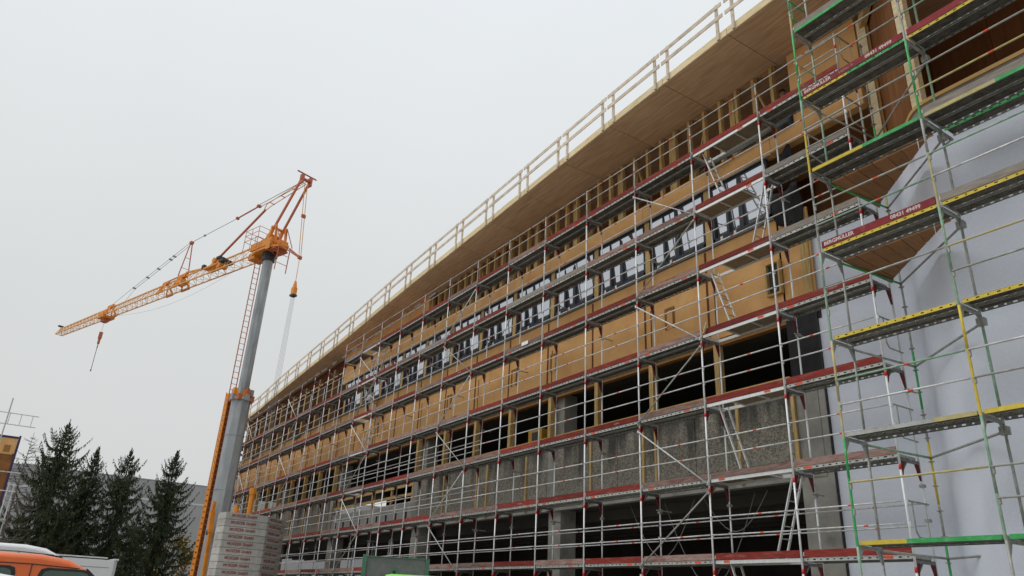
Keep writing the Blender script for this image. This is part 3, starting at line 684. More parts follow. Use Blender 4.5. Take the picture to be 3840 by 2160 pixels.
# ------------------------------------------------------------------ rendered wing on the right
wing = thing('rendered_wing', 'pale blue-grey rendered building wing with open brown timber storey on top, right end', 'building', (0, 0, 0))
def arc(p0, c, p1, n=8):
    out_ = []
    for i in range(n + 1):
        t = i / n
        out_.append(((1 - t) ** 2 * p0[0] + 2 * t * (1 - t) * c[0] + t * t * p1[0], (1 - t) ** 2 * p0[1] + 2 * t * (1 - t) * c[1] + t * t * p1[1]))
    return out_
WPLAN = [(-11.0, 16.52), (-9.0, 16.617)] + arc((-8.95, 16.62), (-8.58, 16.62), (-8.36, 16.38)) + [(-8.34, 16.36), (-7.07, 15.04)] + arc((-7.05, 15.02), (-6.8, 14.76), (-6.4, 14.75)) + [(-6.37, 14.75), (-2, 14.75), (6, 14.75)]
def wall_strip(plan, z0, z1, key, name, parent, th=0.3, out_=0.0, smooth=True):
    b = MB().mat(key); b.smooth = smooth
    V = [Vector((p[0], p[1])) for p in plan]; n = len(V); off = []
    for i in range(n):
        d = (V[min(i + 1, n - 1)] - V[max(i - 1, 0)]).normalized(); off.append(Vector((-d.y, d.x)))
    fr = [V[i] - off[i] * out_ for i in range(n)]; bk = [V[i] + off[i] * th for i in range(n)]
    vs = [(p.x, p.y, z) for z in (z0, z1) for p in fr] + [(p.x, p.y, z) for z in (z0, z1) for p in bk]
    F = []
    for i in range(n - 1):
        F.append((i, i + 1, n + i + 1, n + i)); F.append((2 * n + i + 1, 2 * n + i, 3 * n + i, 3 * n + i + 1))
    b.add(vs, F); b.smooth = False
    b.add(vs, [(n + i, n + i + 1, 3 * n + i + 1, 3 * n + i) for i in range(n - 1)] + [(i + 1, i, 2 * n + i, 2 * n + i + 1) for i in range(n - 1)] + [(0, n, 3 * n, 2 * n), (2 * n - 1, n - 1, 3 * n - 1, 4 * n - 1)])
    return b.build(name, parent)
wall_strip(WPLAN, 0.0, 11.9, 'render', 'rendered_wall', wing)
MB().mat('black').box(-11.029, -11.004, 16.46, 16.8, 0, 11.8).build('expansion_joint', wing)
WTOP = WPLAN[2:]
wall_strip(WTOP, 11.9, 12.34, 'concrete', 'concrete_upstand', wing, out_=0.004)
wall_strip(WTOP, 12.342, 12.43, 'plank_pale', 'sill_board', wing, th=0.35, out_=0.05, smooth=False)
# tan and dark piece of the old facade between corner column and wing
MB().mat('black_cloth').box(-11.8, -10.9, FY + 0.10, FY + 0.16, 9.0, 9.26).build('dark_strip', wing)
# return wall of brown plates above the sill
a = Vector((-8.36, 16.45)); b_ = Vector((-7.0, 15.03)); d = (b_ - a) / 3
for i in range(3):
    p = a + d * i; q = a + d * (i + 1) - d.normalized() * 0.012
    pr = MB().mat('clt_dark').prism([(p.x, p.y), (q.x, q.y), (q.x + 0.1, q.y + 0.11), (p.x + 0.1, p.y + 0.11)], 12.44, 17.5)
    pr.build('brown_plate', wing)
MB().mat('timber_pale').box(-8.64, -8.40, 16.32, 16.56, 12.44, 17.0).build('timber_post', wing)
MB().mat('timber_dark').box(-8.385, -8.33, 16.36, 16.44, 12.44, 17.0).build('timber_post', wing)
MB().mat('timber_pale').box(-6.90, -6.66, 14.84, 15.08, 12.435, 17.55).build('timber_post', wing)
MB().mat('timber_pale').box(-1.4, -1.16, 14.84, 15.08, 12.435, 17.55).build('timber_post', wing)
MB().mat('timber').beam((-8.52, 16.4, 16.9), (-6.72, 14.6, 17.38), 0.16, 0.36).build('edge_beam', wing)
for i in range(8):
    x = -6.3 + i * 1.55
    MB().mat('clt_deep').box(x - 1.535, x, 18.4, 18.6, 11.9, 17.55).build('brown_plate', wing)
MB().mat('timber_dark').box(-7.5, 6, 15.12, 18.4, 11.7, 11.95).build('storey_floor', wing)
MB().mat('clt_dark').box(-11.9, -6.5, 18.5, 18.7, 11.95, 15.0).build('inner_wall', wing)

# ------------------------------------------------------------------ old green and yellow scaffold at the corner
GX, GY, GB, GZ = -8.63, 13.305, 2.57, 3.10
old = thing('corner_scaffold', 'older scaffold with green and yellow painted tubes in front of the pale wall', 'scaffold', (0, 0, 0))
pcol = {0: ['galv_old', 'green', 'yellow_pale', 'green_pale', 'galv_old', 'yellow', 'green', 'yellow_pale'],
        1: ['galv_old', 'green_pale', 'yellow', 'green_pale', 'yellow_pale', 'green', 'galv_old', 'galv_old'],
        2: ['green', 'yellow', 'galv_old', 'green', 'yellow', 'yellow_pale', 'green_pale', 'galv_old'],
        3: ['galv_old', 'yellow', 'green', 'galv_old', 'green', 'yellow', 'galv_old', 'green']}
for i in range(4):
    x = GX + GB * i
    for j in range(8):
        z0 = GZ - 2.0 + 2 * j - 0.10; z1 = z0 + 2.0
        b = MB().mat(pcol[i][j])
        zm = z0 + random.uniform(0.5, 1.3)
        b.tube((x, GY, z0), (x, GY, zm), 0.0245, 8, caps=False)
        b.mat(random.choice((pcol[i][j], pcol[i][j], 'green_pale', 'galv_old'))).tube((x, GY, zm), (x, GY, z1), 0.0245, 8)
        b.mat(random.choice(('galv_old', 'galv_old', 'green_pale'))).tube((x, GY + 0.73, z0), (x, GY + 0.73, z1), 0.0242, 8)
        b.mat('galv_old').box(x - 0.025, x + 0.025, GY + 0.02, GY + 0.71, z1 - 0.03, z1 + 0.03)
        for y_, s_ in ((GY + 0.03, 1), (GY + 0.70, -1)):
            vs = []
            for xo in (x - 0.006, x + 0.006): vs += [(xo, y_, z1 - 0.03), (xo, y_ + s_ * 0.14, z1 - 0.03), (xo, y_, z1 - 0.28)]
            b.add(vs, [(0, 1, 2), (5, 4, 3), (0, 3, 4, 1), (1, 4, 5, 2), (2, 5, 3, 0)])
        for zz in (z0 + 0.62, z0 + 1.10): b.box(x + 0.02, x + 0.05, GY - 0.035, GY + 0.005, zz - 0.07, zz + 0.05)
        fr = b.build('scaffold_frame', old)
    MB().mat('galv_old').tube((x, GY, 0.01), (x, GY, GZ - 2.1), 0.019, 6).tube((x, GY + 0.73, 0.01), (x, GY + 0.73, GZ - 2.1), 0.019, 6).box(x - 0.075, x + 0.075, GY - 0.075, GY + 0.075, 0.004, 0.014).build('base_jack', old)
gd = {}
def gdeck(k1, k2, split, solid=False):
    key = (k1, k2, split, solid)
    if key not in gd: gd[key] = deck_mesh(GB - 0.06, k1, k2, split, solid)
    return gd[key]
EDGES = {(0, 0): ('yellow', 'green', .36), (0, 1): ('deck', 'yellow_pale', .7), (0, 2): ('yellow', 'yellow', .5), (0, 3): ('yellow', 'yellow', .5), (0, 4): ('yellow', 'green', .5), (0, 5): ('yellow', 'green', .46), (0, 6): ('green', 'yellow_pale', .6),
         (1, 0): ('green', 'green', .5), (1, 1): ('yellow', 'yellow', .5), (1, 2): ('yellow', 'yellow', .5), (1, 3): ('yellow', 'yellow', .5), (1, 4): ('yellow_pale', 'green', .55), (1, 5): ('yellow', 'yellow', .5), (1, 6): ('green', 'green', .5)}
GTOE = {(0, 3): 'toe_wine', (0, 5): 'toe_wine', (0, 6): 'toe_grey', (1, 3): 'toe_grey', (1, 4): 'toe_grey', (1, 5): 'toe_wine', (1, 6): 'toe_grey'}
GT = {}
for key in ('toe_wine', 'toe_grey'): GT[key] = toe_mesh(GB - 0.08, key)
GR = {}
for key in ('galv_old', 'green', 'yellow_pale', 'green_pale', 'galv'):
    GR[key] = MB().mat(key).tube((-GB / 2 + 0.03, 0, 0), (GB / 2 - 0.03, 0, 0), 0.0195, 8).mesh('guard_rail')
for bay in range(3):
    for k in range(7):
        xc = GX + GB * (bay + 0.5); z = GZ + 2 * k
        e1 = EDGES.get((bay, k), ('yellow', 'green', .5))
        dk = obj('steel_deck', gdeck(*e1, solid=(k in (0, 1, 4, 6))), old, (xc, GY, z))
        if bay == 0 and k == 1: obj('edge_marker', EDM, dk, (-0.1, 0.03, 0))
        tk = GTOE.get((min(bay, 1), k))
        if tk:
            tb = obj('toe_board', GT[tk], old, (xc, GY + 0.035, z + 0.004))
            if (bay, k) in ((0, 3), (0, 5)):
                obj('lettering', text_mesh('BERGMÜLLER', 0.118, 'letter', bold=0.003), tb, (-1.18, -0.0185, 0.076))
                obj('lettering', text_mesh('08431 49499', 0.118, 'letter', bold=0.003), tb, (0.33 if k == 3 else 0.38, -0.0185, 0.076))
                if k == 5: obj('lettering', text_mesh('Layher ※', 0.10, 'letter_faint'), tb, (-0.27, -0.0185, 0.076))
            elif (bay, k) == (1, 5):
                obj('lettering', text_mesh('Layher ※', 0.105, 'letter_faint'), tb, (-0.05, -0.0185, 0.076))
        for nm_, dz in (('knee_rail', 0.55), ('guard_rail', 1.05)):
            if k in (0, 2) and nm_ == 'knee_rail' and bay == 0: continue
            g1 = obj(nm_, GR[['galv_old', 'galv_old', 'galv', 'galv_old', 'yellow_pale', 'galv_old', 'green_pale'][(k * 2 + bay * 3 + (dz > 1) * 4) % 7]], old, (xc, GY - 0.045, z + dz))
            if (k + bay) % 2: obj('marker_sleeve', MK, g1, (0.2, 0, 0))
# third plank on brackets behind the rear tubes, upper right bays
for k in (4, 6):
    for bay in (1, 2):
        b = MB(); x0, x1 = GX + GB * bay + 0.05, GX + GB * (bay + 1) - 0.05
        b.mat('deck_under').box(x0, x1, GY + 0.79, GY + 1.10, GZ + 2 * k - 0.012, GZ + 2 * k - 0.004)
        b.mat('green'); holes_strip(b, x0, x1, GY + 0.785, GZ + 2 * k - 0.075, GZ + 2 * k, 15, 0.019, 0.014)
        b.mat('deck'); holes_strip(b, x0, x1, GY + 1.105, GZ + 2 * k - 0.075, GZ + 2 * k, 15, 0.019, 0.014)
        b.build('bracket_plank', old)
    for i in (1, 2):
        x = GX + GB * i
        MB().mat('galv_old').beam((x, GY + 0.74, GZ + 2 * k - 0.11), (x, GY + 1.15, GZ + 2 * k - 0.11), 0.05, 0.05).beam((x, GY + 0.75, GZ + 2 * k - 0.42), (x, GY + 1.08, GZ + 2 * k - 0.14), 0.035, 0.035).build('side_bracket', old)
# inner corner post with rosettes, ledgers and triangular plank decks
AX, AY = -8.45, 16.02
for j in range(8):
    z0 = 0.02 + 2 * j if j else 0.02
    b = MB().mat(['green', 'green', 'yellow', 'green', 'galv_old', 'yellow_pale', 'green', 'galv_old'][j])
    b.tube((AX, AY, z0), (AX, AY, z0 + 1.3), 0.0245, 8).mat('galv_old').tube((AX, AY, z0 + 1.3), (AX, AY, 2 * j + 2.0), 0.0245, 8)
    for q in range(4):
        zz = 2 * j + 0.4 + 0.5 * q
        b.mat('galv_old').tube((AX, AY, zz - 0.006), (AX, AY, zz + 0.006), 0.062, 8)
    b.build('corner_standard', old)
for k in range(6):
    z = GZ + 2 * k - 0.12
    MB().mat(('galv_old', 'green_pale', 'galv_old', 'green', 'green')[k % 5]).tube((GX, GY + 0.73, z), (AX, AY, z), 0.0245, 8).build('corner_ledger', old)
    if k > 0: MB().mat('galv_old').tube((AX, AY, z), (GX + GB + 0.02, GY + 0.75, z - 0.12), 0.0245, 8).box(GX + GB - 0.07, GX + GB + 0.07, GY + 0.67, GY + 0.79, z - 0.19, z - 0.05).build('corner_ledger', old)
    else: MB().mat('galv_old').tube((AX, AY, z), (GX + GB + 1.5, GY + 0.85, z), 0.0245, 8).build('corner_ledger', old)
for k in (3, 4):
    z = GZ + 2 * k - 0.075
    n = 7
    P0 = Vector((GX + 0.02, GY + 0.76)); P1 = Vector((AX, AY - 0.05)); P2 = Vector((GX + GB - 0.15, GY + 0.76))
    # boards run from the ledger on the left to the slanting edge on the right
    for i in range(n):
        t0, t1 = i / n, (i + 1) / n - 0.010
        xa, xb = P0.x + (P2.x - P0.x) * t0, P0.x + (P2.x - P0.x) * t1
        fy = lambda t: P0.y + (P1.y - P0.y) * (1 - t)
        dy = (P1.y - P0.y)
        poly = [(xa, P0.y), (xb, P0.y), (xb - 0.12, P0.y + dy * (1 - t1) - 0.02), (xa - 0.12 * (1 if i else 0), P0.y + dy * (1 - t0) - 0.02)]
        MB().mat('plank').prism(poly, z + random.uniform(-0.004, 0.004), z + 0.045).build('corner_plank', old)
# end guard frames on the left side of the old scaffold
for k in (4, 5, 6):
    z = GZ + 2 * k; x = GX - 0.04
    MB().mat(('green', 'galv_old', 'yellow_pale')[k % 3]).path([(x, GY, z + 1.05), (x, GY + 0.75, z + 1.05)], 0.02).path([(x, GY + 0.16, z + 1.05), (x, GY + 0.16, z + 0.5), (x, GY + 0.75, z + 0.42)], 0.017).build('end_guard', old)
# ------------------------------------------------------------------ tower crane
CD = (-0.952, -0.307)
crane = thing('tower_crane', 'orange self-erecting tower crane with grey octagonal mast and lattice jib', 'crane', (-44.2, 10.0, 0), math.atan2(CD[1], CD[0]))
def octo(b, r, z0, z1, r2=None, n=8): return b.tube((0, 0, z0), (0, 0, z1), r, n, r2)
m1 = MB().mat('mast_zinc'); octo(m1, 0.53, 1.2, 12.0)
for z in (6.9, 9.9): octo(m1, 0.555, z, z + 0.05)
m1.build('lower_mast', crane)
m2_ = MB().mat('mast_zinc'); octo(m2_, 0.31, 12.01, 21.0); m2_.mat('black'); octo(m2_, 0.40, 20.85, 21.15)
m2_.build('upper_mast', crane)
c = MB().mat('crane_orange'); octo(c, 0.50, 12.10, 12.50)
c.mat('mast_zinc'); octo(c, 0.60, 11.95, 12.08)
for q in range(8):
    t = q * math.pi / 4; x, y = 0.56 * math.cos(t), 0.56 * math.sin(t)
    c.mat('crane_red' if q % 2 else 'mast_zinc').box(x - 0.11, x + 0.11, y - 0.11, y + 0.11, 11.9, 12.25)
    c.mat(('crane_red', 'mast_zinc', 'crane_orange', 'mast_zinc')[q % 4]).box(x * 0.9 - 0.09, x * 0.9 + 0.09, y * 0.9 - 0.09, y * 0.9 + 0.09, 12.26, 12.62)
c.build('mast_collar', crane)
# ladders
def mladder(b, x, y, z0, z1, w, key, step=0.3, r=0.022):
    b.mat(key)
    b.beam((x, y - w / 2, z0), (x, y - w / 2, z1), r * 2, r * 2); b.beam((x, y + w / 2, z0), (x, y + w / 2, z1), r * 2, r * 2)
    z = z0 + step
    while z < z1: b.tube((x, y - w / 2, z), (x, y + w / 2, z), r * 0.8, 5); z += step
LX = 1.15
lb = MB(); mladder(lb, LX, 0, 12.4, 21.3, 0.36, 'crane_red', 0.36, 0.022); lb.build('upper_ladder', crane)
lb = MB().mat('crane_red').box(LX + 0.01, LX + 0.04, -0.248, 0.248, 0.9, 12.5).mat('crane_orange')
for sy_ in (-0.29, 0.25):
    lb.box(LX - 0.20, LX - 0.13, sy_, sy_ + 0.04, 0.9, 12.55).box(LX + 0.08, LX + 0.15, sy_, sy_ + 0.04, 0.9, 12.55)
    zq = 1.0
    while zq < 12.4: lb.box(LX - 0.129, LX + 0.079, sy_ + 0.004, sy_ + 0.036, zq, zq + 0.22); zq += 0.3
mladder(lb, LX - 0.05, 0, 0.9, 12.55, 0.40, 'crane_orange', 0.3, 0.03)
lb.mat('crane_red')
z = 1.2
while z < 12.4: lb.box(LX - 0.16, LX - 0.12, -0.25, 0.25, z, z + 0.05); z += 0.3
for z in (4.0, 6.9, 8.4, 9.9): lb.mat('mast_zinc').beam((0.5, 0, z), (LX - 0.05, 0, z), 0.05, 0.05)
lb.build('lower_ladder', crane)
MB().mat('crane_orange').box(0.4, LX + 0.1, -0.25, 0.25, 12.2, 12.45).build('ladder_bracket', crane)
# head: slewing frame, platform, railing
h = MB().mat('crane_orange')
h.prism([(1.5, -0.40), (1.5, 0.40), (0.6, 0.62), (-0.8, 0.62), (-1.7, 0.2), (-1.7, -0.2), (-0.8, -0.62), (0.6, -0.62)], 21.42, 21.56)
h.mat('crane_red').box(-0.7, 1.4, -0.12, 0.12, 21.3, 21.419).mat('crane_orange').box(0.1, 0.5, -0.66, -0.625, 21.3, 21.9).box(-0.9, -0.5, 0.625, 0.66, 21.3, 21.9).box(0.9, 1.5, -0.50, -0.405, 21.45, 22.0)
h.box(-0.9, 1.3, -0.62, -0.5, 21.62, 22.1).box(-0.9, 1.3, 0.5, 0.62, 21.62, 22.1)
h.box(-0.3, 0.6, -0.40, 0.40, 21.63, 22.35).box(-1.4, -0.7, -0.3, 0.3, 21.63, 21.9)
h.box(1.0, 1.7, -0.42, 0.42, 21.2, 21.62)
h.mat('black'); octo(h, 0.42, 21.16, 21.39)
h.mat('crane_red').box(-1.2, -0.5, -0.5, 0.5, 21.30, 21.39)
h.build('crane_head', crane)
h = MB().mat('crane_orange')
for s in (-0.35, 0.35):
    h.beam((-0.1, s, 22.2), (-0.45, s, 23.0), 0.16, 0.22); h.beam((-1.0, s, 21.7), (-0.75, s, 23.1), 0.10, 0.12); h.beam((-1.0, s, 21.7), (0.1, s, 22.6), 0.08, 0.10)
    h.beam((0.5, s, 21.9), (-0.2, s, 22.7), 0.10, 0.14)
h.tube((-0.5, -0.5, 22.95), (-0.5, 0.5, 22.95), 0.09, 8).box(-0.2, 0.3, -0.25, 0.25, 22.36, 22.65)
h.build('hinge_frame', crane)
h = MB().mat('crane_red'); rz_ = [(0.5, 0.72), (2.0, 0.72), (2.0, -0.72), (0.5, -0.72)]
for (a, b) in zip(rz_, rz_[1:] + rz_[:1]):
    for z in (22.45, 22.85, 23.2): h.tube((a[0], a[1], z), (b[0], b[1], z), 0.018, 5)
    h.tube((a[0], a[1], 21.6), (a[0], a[1], 23.2), 0.02, 5); h.tube(((a[0] + b[0]) / 2, (a[1] + b[1]) / 2, 21.6), ((a[0] + b[0]) / 2, (a[1] + b[1]) / 2, 23.2), 0.018, 5)
h.build('platform_railing', crane)
# two inclined struts to the apex
for s in (-0.33, 0.33):
    MB().mat('crane_red').beam((-0.5, s, 22.95), (-2.55, s * 0.9, 25.85), 0.11, 0.14).build('apex_strut', crane)
a = MB().mat('crane_red')
a.box(-2.75, -2.4, -0.36, -0.24, 25.5, 26.15).box(-2.75, -2.4, 0.24, 0.36, 25.5, 26.15).tube((-2.58, -0.4, 25.85), (-2.58, 0.4, 25.85), 0.10, 10)
a.beam((-2.6, -0.72, 26.2), (-2.6, 0.72, 26.2), 0.12, 0.03)
a.build('apex_head', crane)
# rear tie, boom and hanging rope block
b = MB().mat('crane_yellow')
for s in (-0.1, 0.1): b.tube((-2.65, s, 25.6), (-3.35, s * 0.7, 20.3), 0.022, 6)
b.mat('crane_red').box(-3.05, -2.93, -0.13, 0.13, 23.05, 23.25).box(-3.43, -3.30, -0.12, 0.12, 20.15, 20.34)
b.build('rear_pendant', crane)
b = MB().mat('crane_red')
for s in (-0.38, 0.38): b.beam((-1.5, s, 21.5), (-3.35, s * 0.25, 20.25), 0.06, 0.08)
for s in (-0.4, 0.4):
    b.tube((-0.85, s, 23.05), (-1.75, s, 21.45), 0.03, 6); b.tube((-0.85, s, 23.05), (-1.0, s, 21.6), 0.03, 6)
    b.tube((-1.55, s, 21.4), (-1.5, s, 19.8), 0.03, 6)
for z in (20.3, 20.9): b.tube((-1.52, -0.4, z), (-1.52, 0.4, z), 0.02, 6)
b.build('rear_frame', crane)
b = MB().mat('crane_yellow').tube((-3.36, 0, 20.2), (-3.37, 0, 18.5), 0.02, 6)
b.mat('crane_orange').prism([(-3.50, -0.12), (-3.24, -0.12), (-3.24, 0.12), (-3.50, 0.12)], 17.85, 18.28)
b.add([(-3.48, -0.10, 18.28), (-3.26, -0.10, 18.28), (-3.26, 0.10, 18.28), (-3.48, 0.10, 18.28), (-3.40, -0.05, 18.72), (-3.34, -0.05, 18.72), (-3.34, 0.05, 18.72), (-3.40, 0.05, 18.72)], [(0, 1, 5, 4), (1, 2, 6, 5), (2, 3, 7, 6), (3, 0, 4, 7), (4, 5, 6, 7)])
b.mat('black').box(-3.54, -3.20, -0.15, 0.15, 17.74, 17.845)
b.build('rope_block', crane)
b = MB().mat('rope')
for i in range(5):
    s = -0.08 + 0.04 * i
    b.tube((-3.37 + 0.03 * (i - 2), s, 17.75), (-3.15 + 0.08 * (i - 2), s * 1.6, 5.4), 0.007, 5)
b.build('hoist_rope', crane)
# jib: triangular lattice
def jib_sec(t): return 0.42 - 0.14 * t / 31.0, 0.95 - 0.42 * t / 31.0     # half width, height
TJ0, TJ1, ZJ = 1.6, 31.3, 21.45
zj = lambda t: ZJ + 0.012 * (t - 1.6)
b = MB().mat('crane_yellow')
def jp(t):
    w, hh = jib_sec(t); z = zj(t); return Vector((t, -w, z)), Vector((t, w, z)), Vector((t, 0, z + hh))
A0, A1 = jp(TJ0), jp(TJ1)
for p, q, r_ in ((A0[0], A1[0], 0.034), (A0[1], A1[1], 0.034), (A0[2], A1[2], 0.042)): b.beam(p, q, r_ * 2, r_ * 2)
b.build('jib_chords', crane)
b = MB().mat('crane_yellow'); t = TJ0; step = 1.02; fl = True
while t < TJ1 - 0.2:
    t2 = min(t + step, TJ1); tm = (t + t2) / 2
    P, Q, Tm = jp(t), jp(t2), jp(tm)
    b.mat('crane_yellow').tube(P[0], Tm[2], 0.017, 4); b.tube(Tm[2], Q[0], 0.017, 4); b.tube(P[1], Tm[2], 0.017, 4); b.tube(Tm[2], Q[1], 0.017, 4)
    b.tube(P[0], P[1], 0.015, 4); b.tube(P[0] if fl else P[1], Q[1] if fl else Q[0], 0.013, 4)
    t = t2; fl = not fl; step = max(0.62, step * 0.985)
b.tube(A1[0], A1[1], 0.03, 5).tube(A1[0], A1[2], 0.03, 5).tube(A1[1], A1[2], 0.03, 5)
b.build('jib_lattice', crane)
# joints, winch, king post, trolley
def joint_box(t, l, key='crane_orange', extra=0.08, zt=0.0):
    w, hh = jib_sec(t); z = zj(t)
    bb = MB().mat(key)
    for s in (-1, 1):
        bb.beam((t - l / 2, s * (w + 0.03), z), (t + l / 2, s * (w + 0.03), z), 0.09, 0.16)
        bb.beam((t - l / 2, s * w, z), (t, s * 0.1, z + hh), 0.08, 0.12); bb.beam((t + l / 2, s * w, z), (t, s * 0.1, z + hh), 0.08, 0.12)
    bb.box(t - l / 2, t + l / 2, -0.12, 0.12, z + hh - 0.05, z + hh + extra + zt)
    return bb
joint_box(10.8, 1.1, zt=0.12).box(10.3, 11.3, -0.3, 0.3, zj(10.8) + 0.25, zj(10.8) + 0.5).build('jib_joint', crane)
joint_box(13.0, 0.9).build('jib_joint', crane)
joint_box(21.7, 0.9, zt=0.1).build('jib_joint', crane)
w = MB().mat('crane_orange').tube((6.3, -0.32, zj(6) + 0.95), (6.3, 0.32, zj(6) + 0.95), 0.20, 12).tube((6.9, -0.2, zj(7) + 1.0), (7.3, -0.2, zj(7) + 1.0), 0.17, 10)
w.box(5.7, 7.4, -0.35, 0.35, zj(6) + 0.5, zj(6) + 0.62).tube((5.6, -0.3, zj(6) + 0.55), (5.6, 0.3, zj(6) + 0.55), 0.3, 12)
w.mat('black').box(5.6, 6.0, -0.32, 0.32, zj(6) + 0.95, zj(6) + 1.12).box(4.9, 5.4, -0.42, 0.42, zj(5) + 0.55, zj(5) + 0.75)
w.build('hoist_winch', crane)
w = MB().mat('crane_orange').beam((8.2, 0, zj(8) + 0.85), (10.4, 0, zj(10) + 1.1), 0.10, 0.12).mat('black').box(7.9, 8.2, -0.1, 0.1, zj(8) + 0.85, zj(8) + 1.1)
w.mat('crane_red').beam((11.3, 0, zj(11) + 1.0), (13.6, 0, zj(13) + 0.95), 0.06, 0.08); w.build('folding_link', crane)
k_ = MB().mat('crane_red')
top = Vector((10.7, 0, 25.1))
for s in (-1, 1): k_.beam((10.8, s * 0.36, zj(10.8) + 0.8), top + Vector((0, s * 0.06, 0)), 0.05, 0.06)
for q in (0.25, 0.55): k_.tube(Vector((10.8, -0.36, zj(10.8) + 0.8)).lerp(top, q), Vector((10.8, 0.36, zj(10.8) + 0.8)).lerp(top, q), 0.02, 5)
k_.box(10.58, 10.82, -0.12, 0.12, 25.02, 25.2); k_.build('king_post', crane)
p_ = MB().mat('rope')
AP = Vector((-2.5, 0, 25.8))
for s in (-0.1, 0.1): p_.tube(AP + Vector((0, s, 0)), (2.4, s, 25.55), 0.022, 5)
p_.mat('crane_red').tube((2.4, 0, 25.55), (4.85, 0, 25.38), 0.05, 6).box(2.3, 2.5, -0.13, 0.13, 25.48, 25.62).box(4.8, 4.95, -0.1, 0.1, 25.3, 25.46)
p_.mat('rope').tube((4.85, 0, 25.38), (10.6, 0, 25.15), 0.02, 5)
p_.box(8.9, 9.05, -0.06, 0.06, 25.17, 25.27); p_.build('main_pendant', crane)
p_ = MB().mat('crane_red').beam((1.5, 0, 25.0), (6.2, 0, 22.75), 0.11, 0.11)
for s in (-0.16, 0.16):
    p_.mat('crane_yellow').tube(AP + Vector((0.1, s, -0.1)), (1.2, s, 25.25), 0.028, 6); p_.tube((1.2, s, 25.25), (1.6, s * 0.3, 24.98), 0.028, 6)
for q in (0.3, 0.6, 0.9): p_.mat('crane_red').tube(AP.lerp(Vector((1.2, 0, 25.25)), q) + Vector((0, -0.17, -0.05)), AP.lerp(Vector((1.2, 0, 25.25)), q) + Vector((0, 0.17, -0.05)), 0.03, 6)
p_.build('jib_stay', crane)
p_ = MB().mat('rope')
for s in (-0.09, 0.09): p_.tube((10.7, s, 25.1), (18.5, s, 23.25), 0.016, 5)
p_.tube((18.5, 0.09, 23.25), (21.9, 0.1, zj(21.9) + 0.7), 0.014, 5).tube((18.5, -0.09, 23.25), (19.9, -0.1, zj(19.9) + 0.7), 0.012, 5)
for t in (12.9, 13.4, 15.0, 16.5, 18.4): p_.box(t - 0.05, t + 0.05, -0.13, 0.13, 25.1 - (t - 10.7) * 0.237 - 0.05, 25.1 - (t - 10.7) * 0.237 + 0.05)
p_.build('jib_pendant', crane)
w_, h_ = jib_sec(22.2)
t_ = MB().mat('crane_orange').box(21.7, 22.8, -w_ - 0.14, w_ + 0.14, zj(22) - 0.22, zj(22) - 0.06)
for s in (-1, 1): t_.box(21.8, 22.7, s * (w_ + 0.12) - 0.03, s * (w_ + 0.12) + 0.03, zj(22) - 0.06, zj(22) + 0.22)
t_.mat('crane_red').box(22.0, 22.6, -0.2, 0.2, zj(22) - 0.48, zj(22) - 0.22).build('trolley', crane)
b = MB().mat('rope'); pts = []
for i in range(13):
    q = i / 12; pts.append((1.8 + (21.8 - 1.8) * q, 0.05, zj(1.8 + 20 * q) - 0.1 - 1.0 * math.sin(math.pi * q)))
b.path(pts, 0.007, 4); b.build('trolley_cable', crane)
b = MB().mat('black').box(31.25, 31.5, -0.2, 0.2, zj(31.3) + 0.75, zj(31.3) + 0.85).tube((31.3, 0, zj(31.3) + 0.5), (31.35, 0, zj(31.3) + 0.78), 0.02, 5)
b.build('wind_sensor', crane)
# base and raising arms
b = MB().mat('crane_orange').box(-3.4, 1.6, -0.9, 0.9, 0.95, 1.35).prism([(-0.9, -0.9), (0.9, -0.9), (0.9, 0.9), (-0.9, 0.9)], 0.5, 0.95)
for sx_ in (-1, 1):
    for sy_ in (-1, 1): b.beam((sx_ * 0.6, sy_ * 0.6, 0.6), (sx_ * 2.3, sy_ * 2.3, 0.45), 0.25, 0.3).box(sx_ * 2.3 - 0.3, sx_ * 2.3 + 0.3, sy_ * 2.3 - 0.3, sy_ * 2.3 + 0.3, 0.01, 0.3)
b.build('chassis', crane)
b = MB().mat('crane_orange').beam((-0.95, 0.75, 1.3), (-0.72, 0.75, 4.6), 0.14, 0.17).beam((-0.72, 0.75, 4.6), (-0.55, 0.75, 5.7), 0.15, 0.24).beam((-0.55, 0.75, 5.7), (-0.58, 0.75, 6.2), 0.13, 0.15)
b.beam((-0.95, -0.75, 1.3), (-0.72, -0.75, 4.6), 0.18, 0.26).mat('black').beam((-0.72, 0.66, 1.3), (-0.5, 0.66, 4.8), 0.05, 0.10).box(-0.55, -0.2, 0.58, 0.68, 4.5, 4.75)
b.build('raising_arm', crane)
b = MB().mat('crane_orange').tube((-3.0, 0.1, 5.2), (-3.0, 0.1, 6.65), 0.14, 8).tube((-3.0, 0.1, 6.55), (-3.0, 0.1, 6.85), 0.19, 8).tube((-1.9, 0.2, 5.3), (-1.9, 0.2, 5.95), 0.14, 8)
b.build('lifting_post', crane)

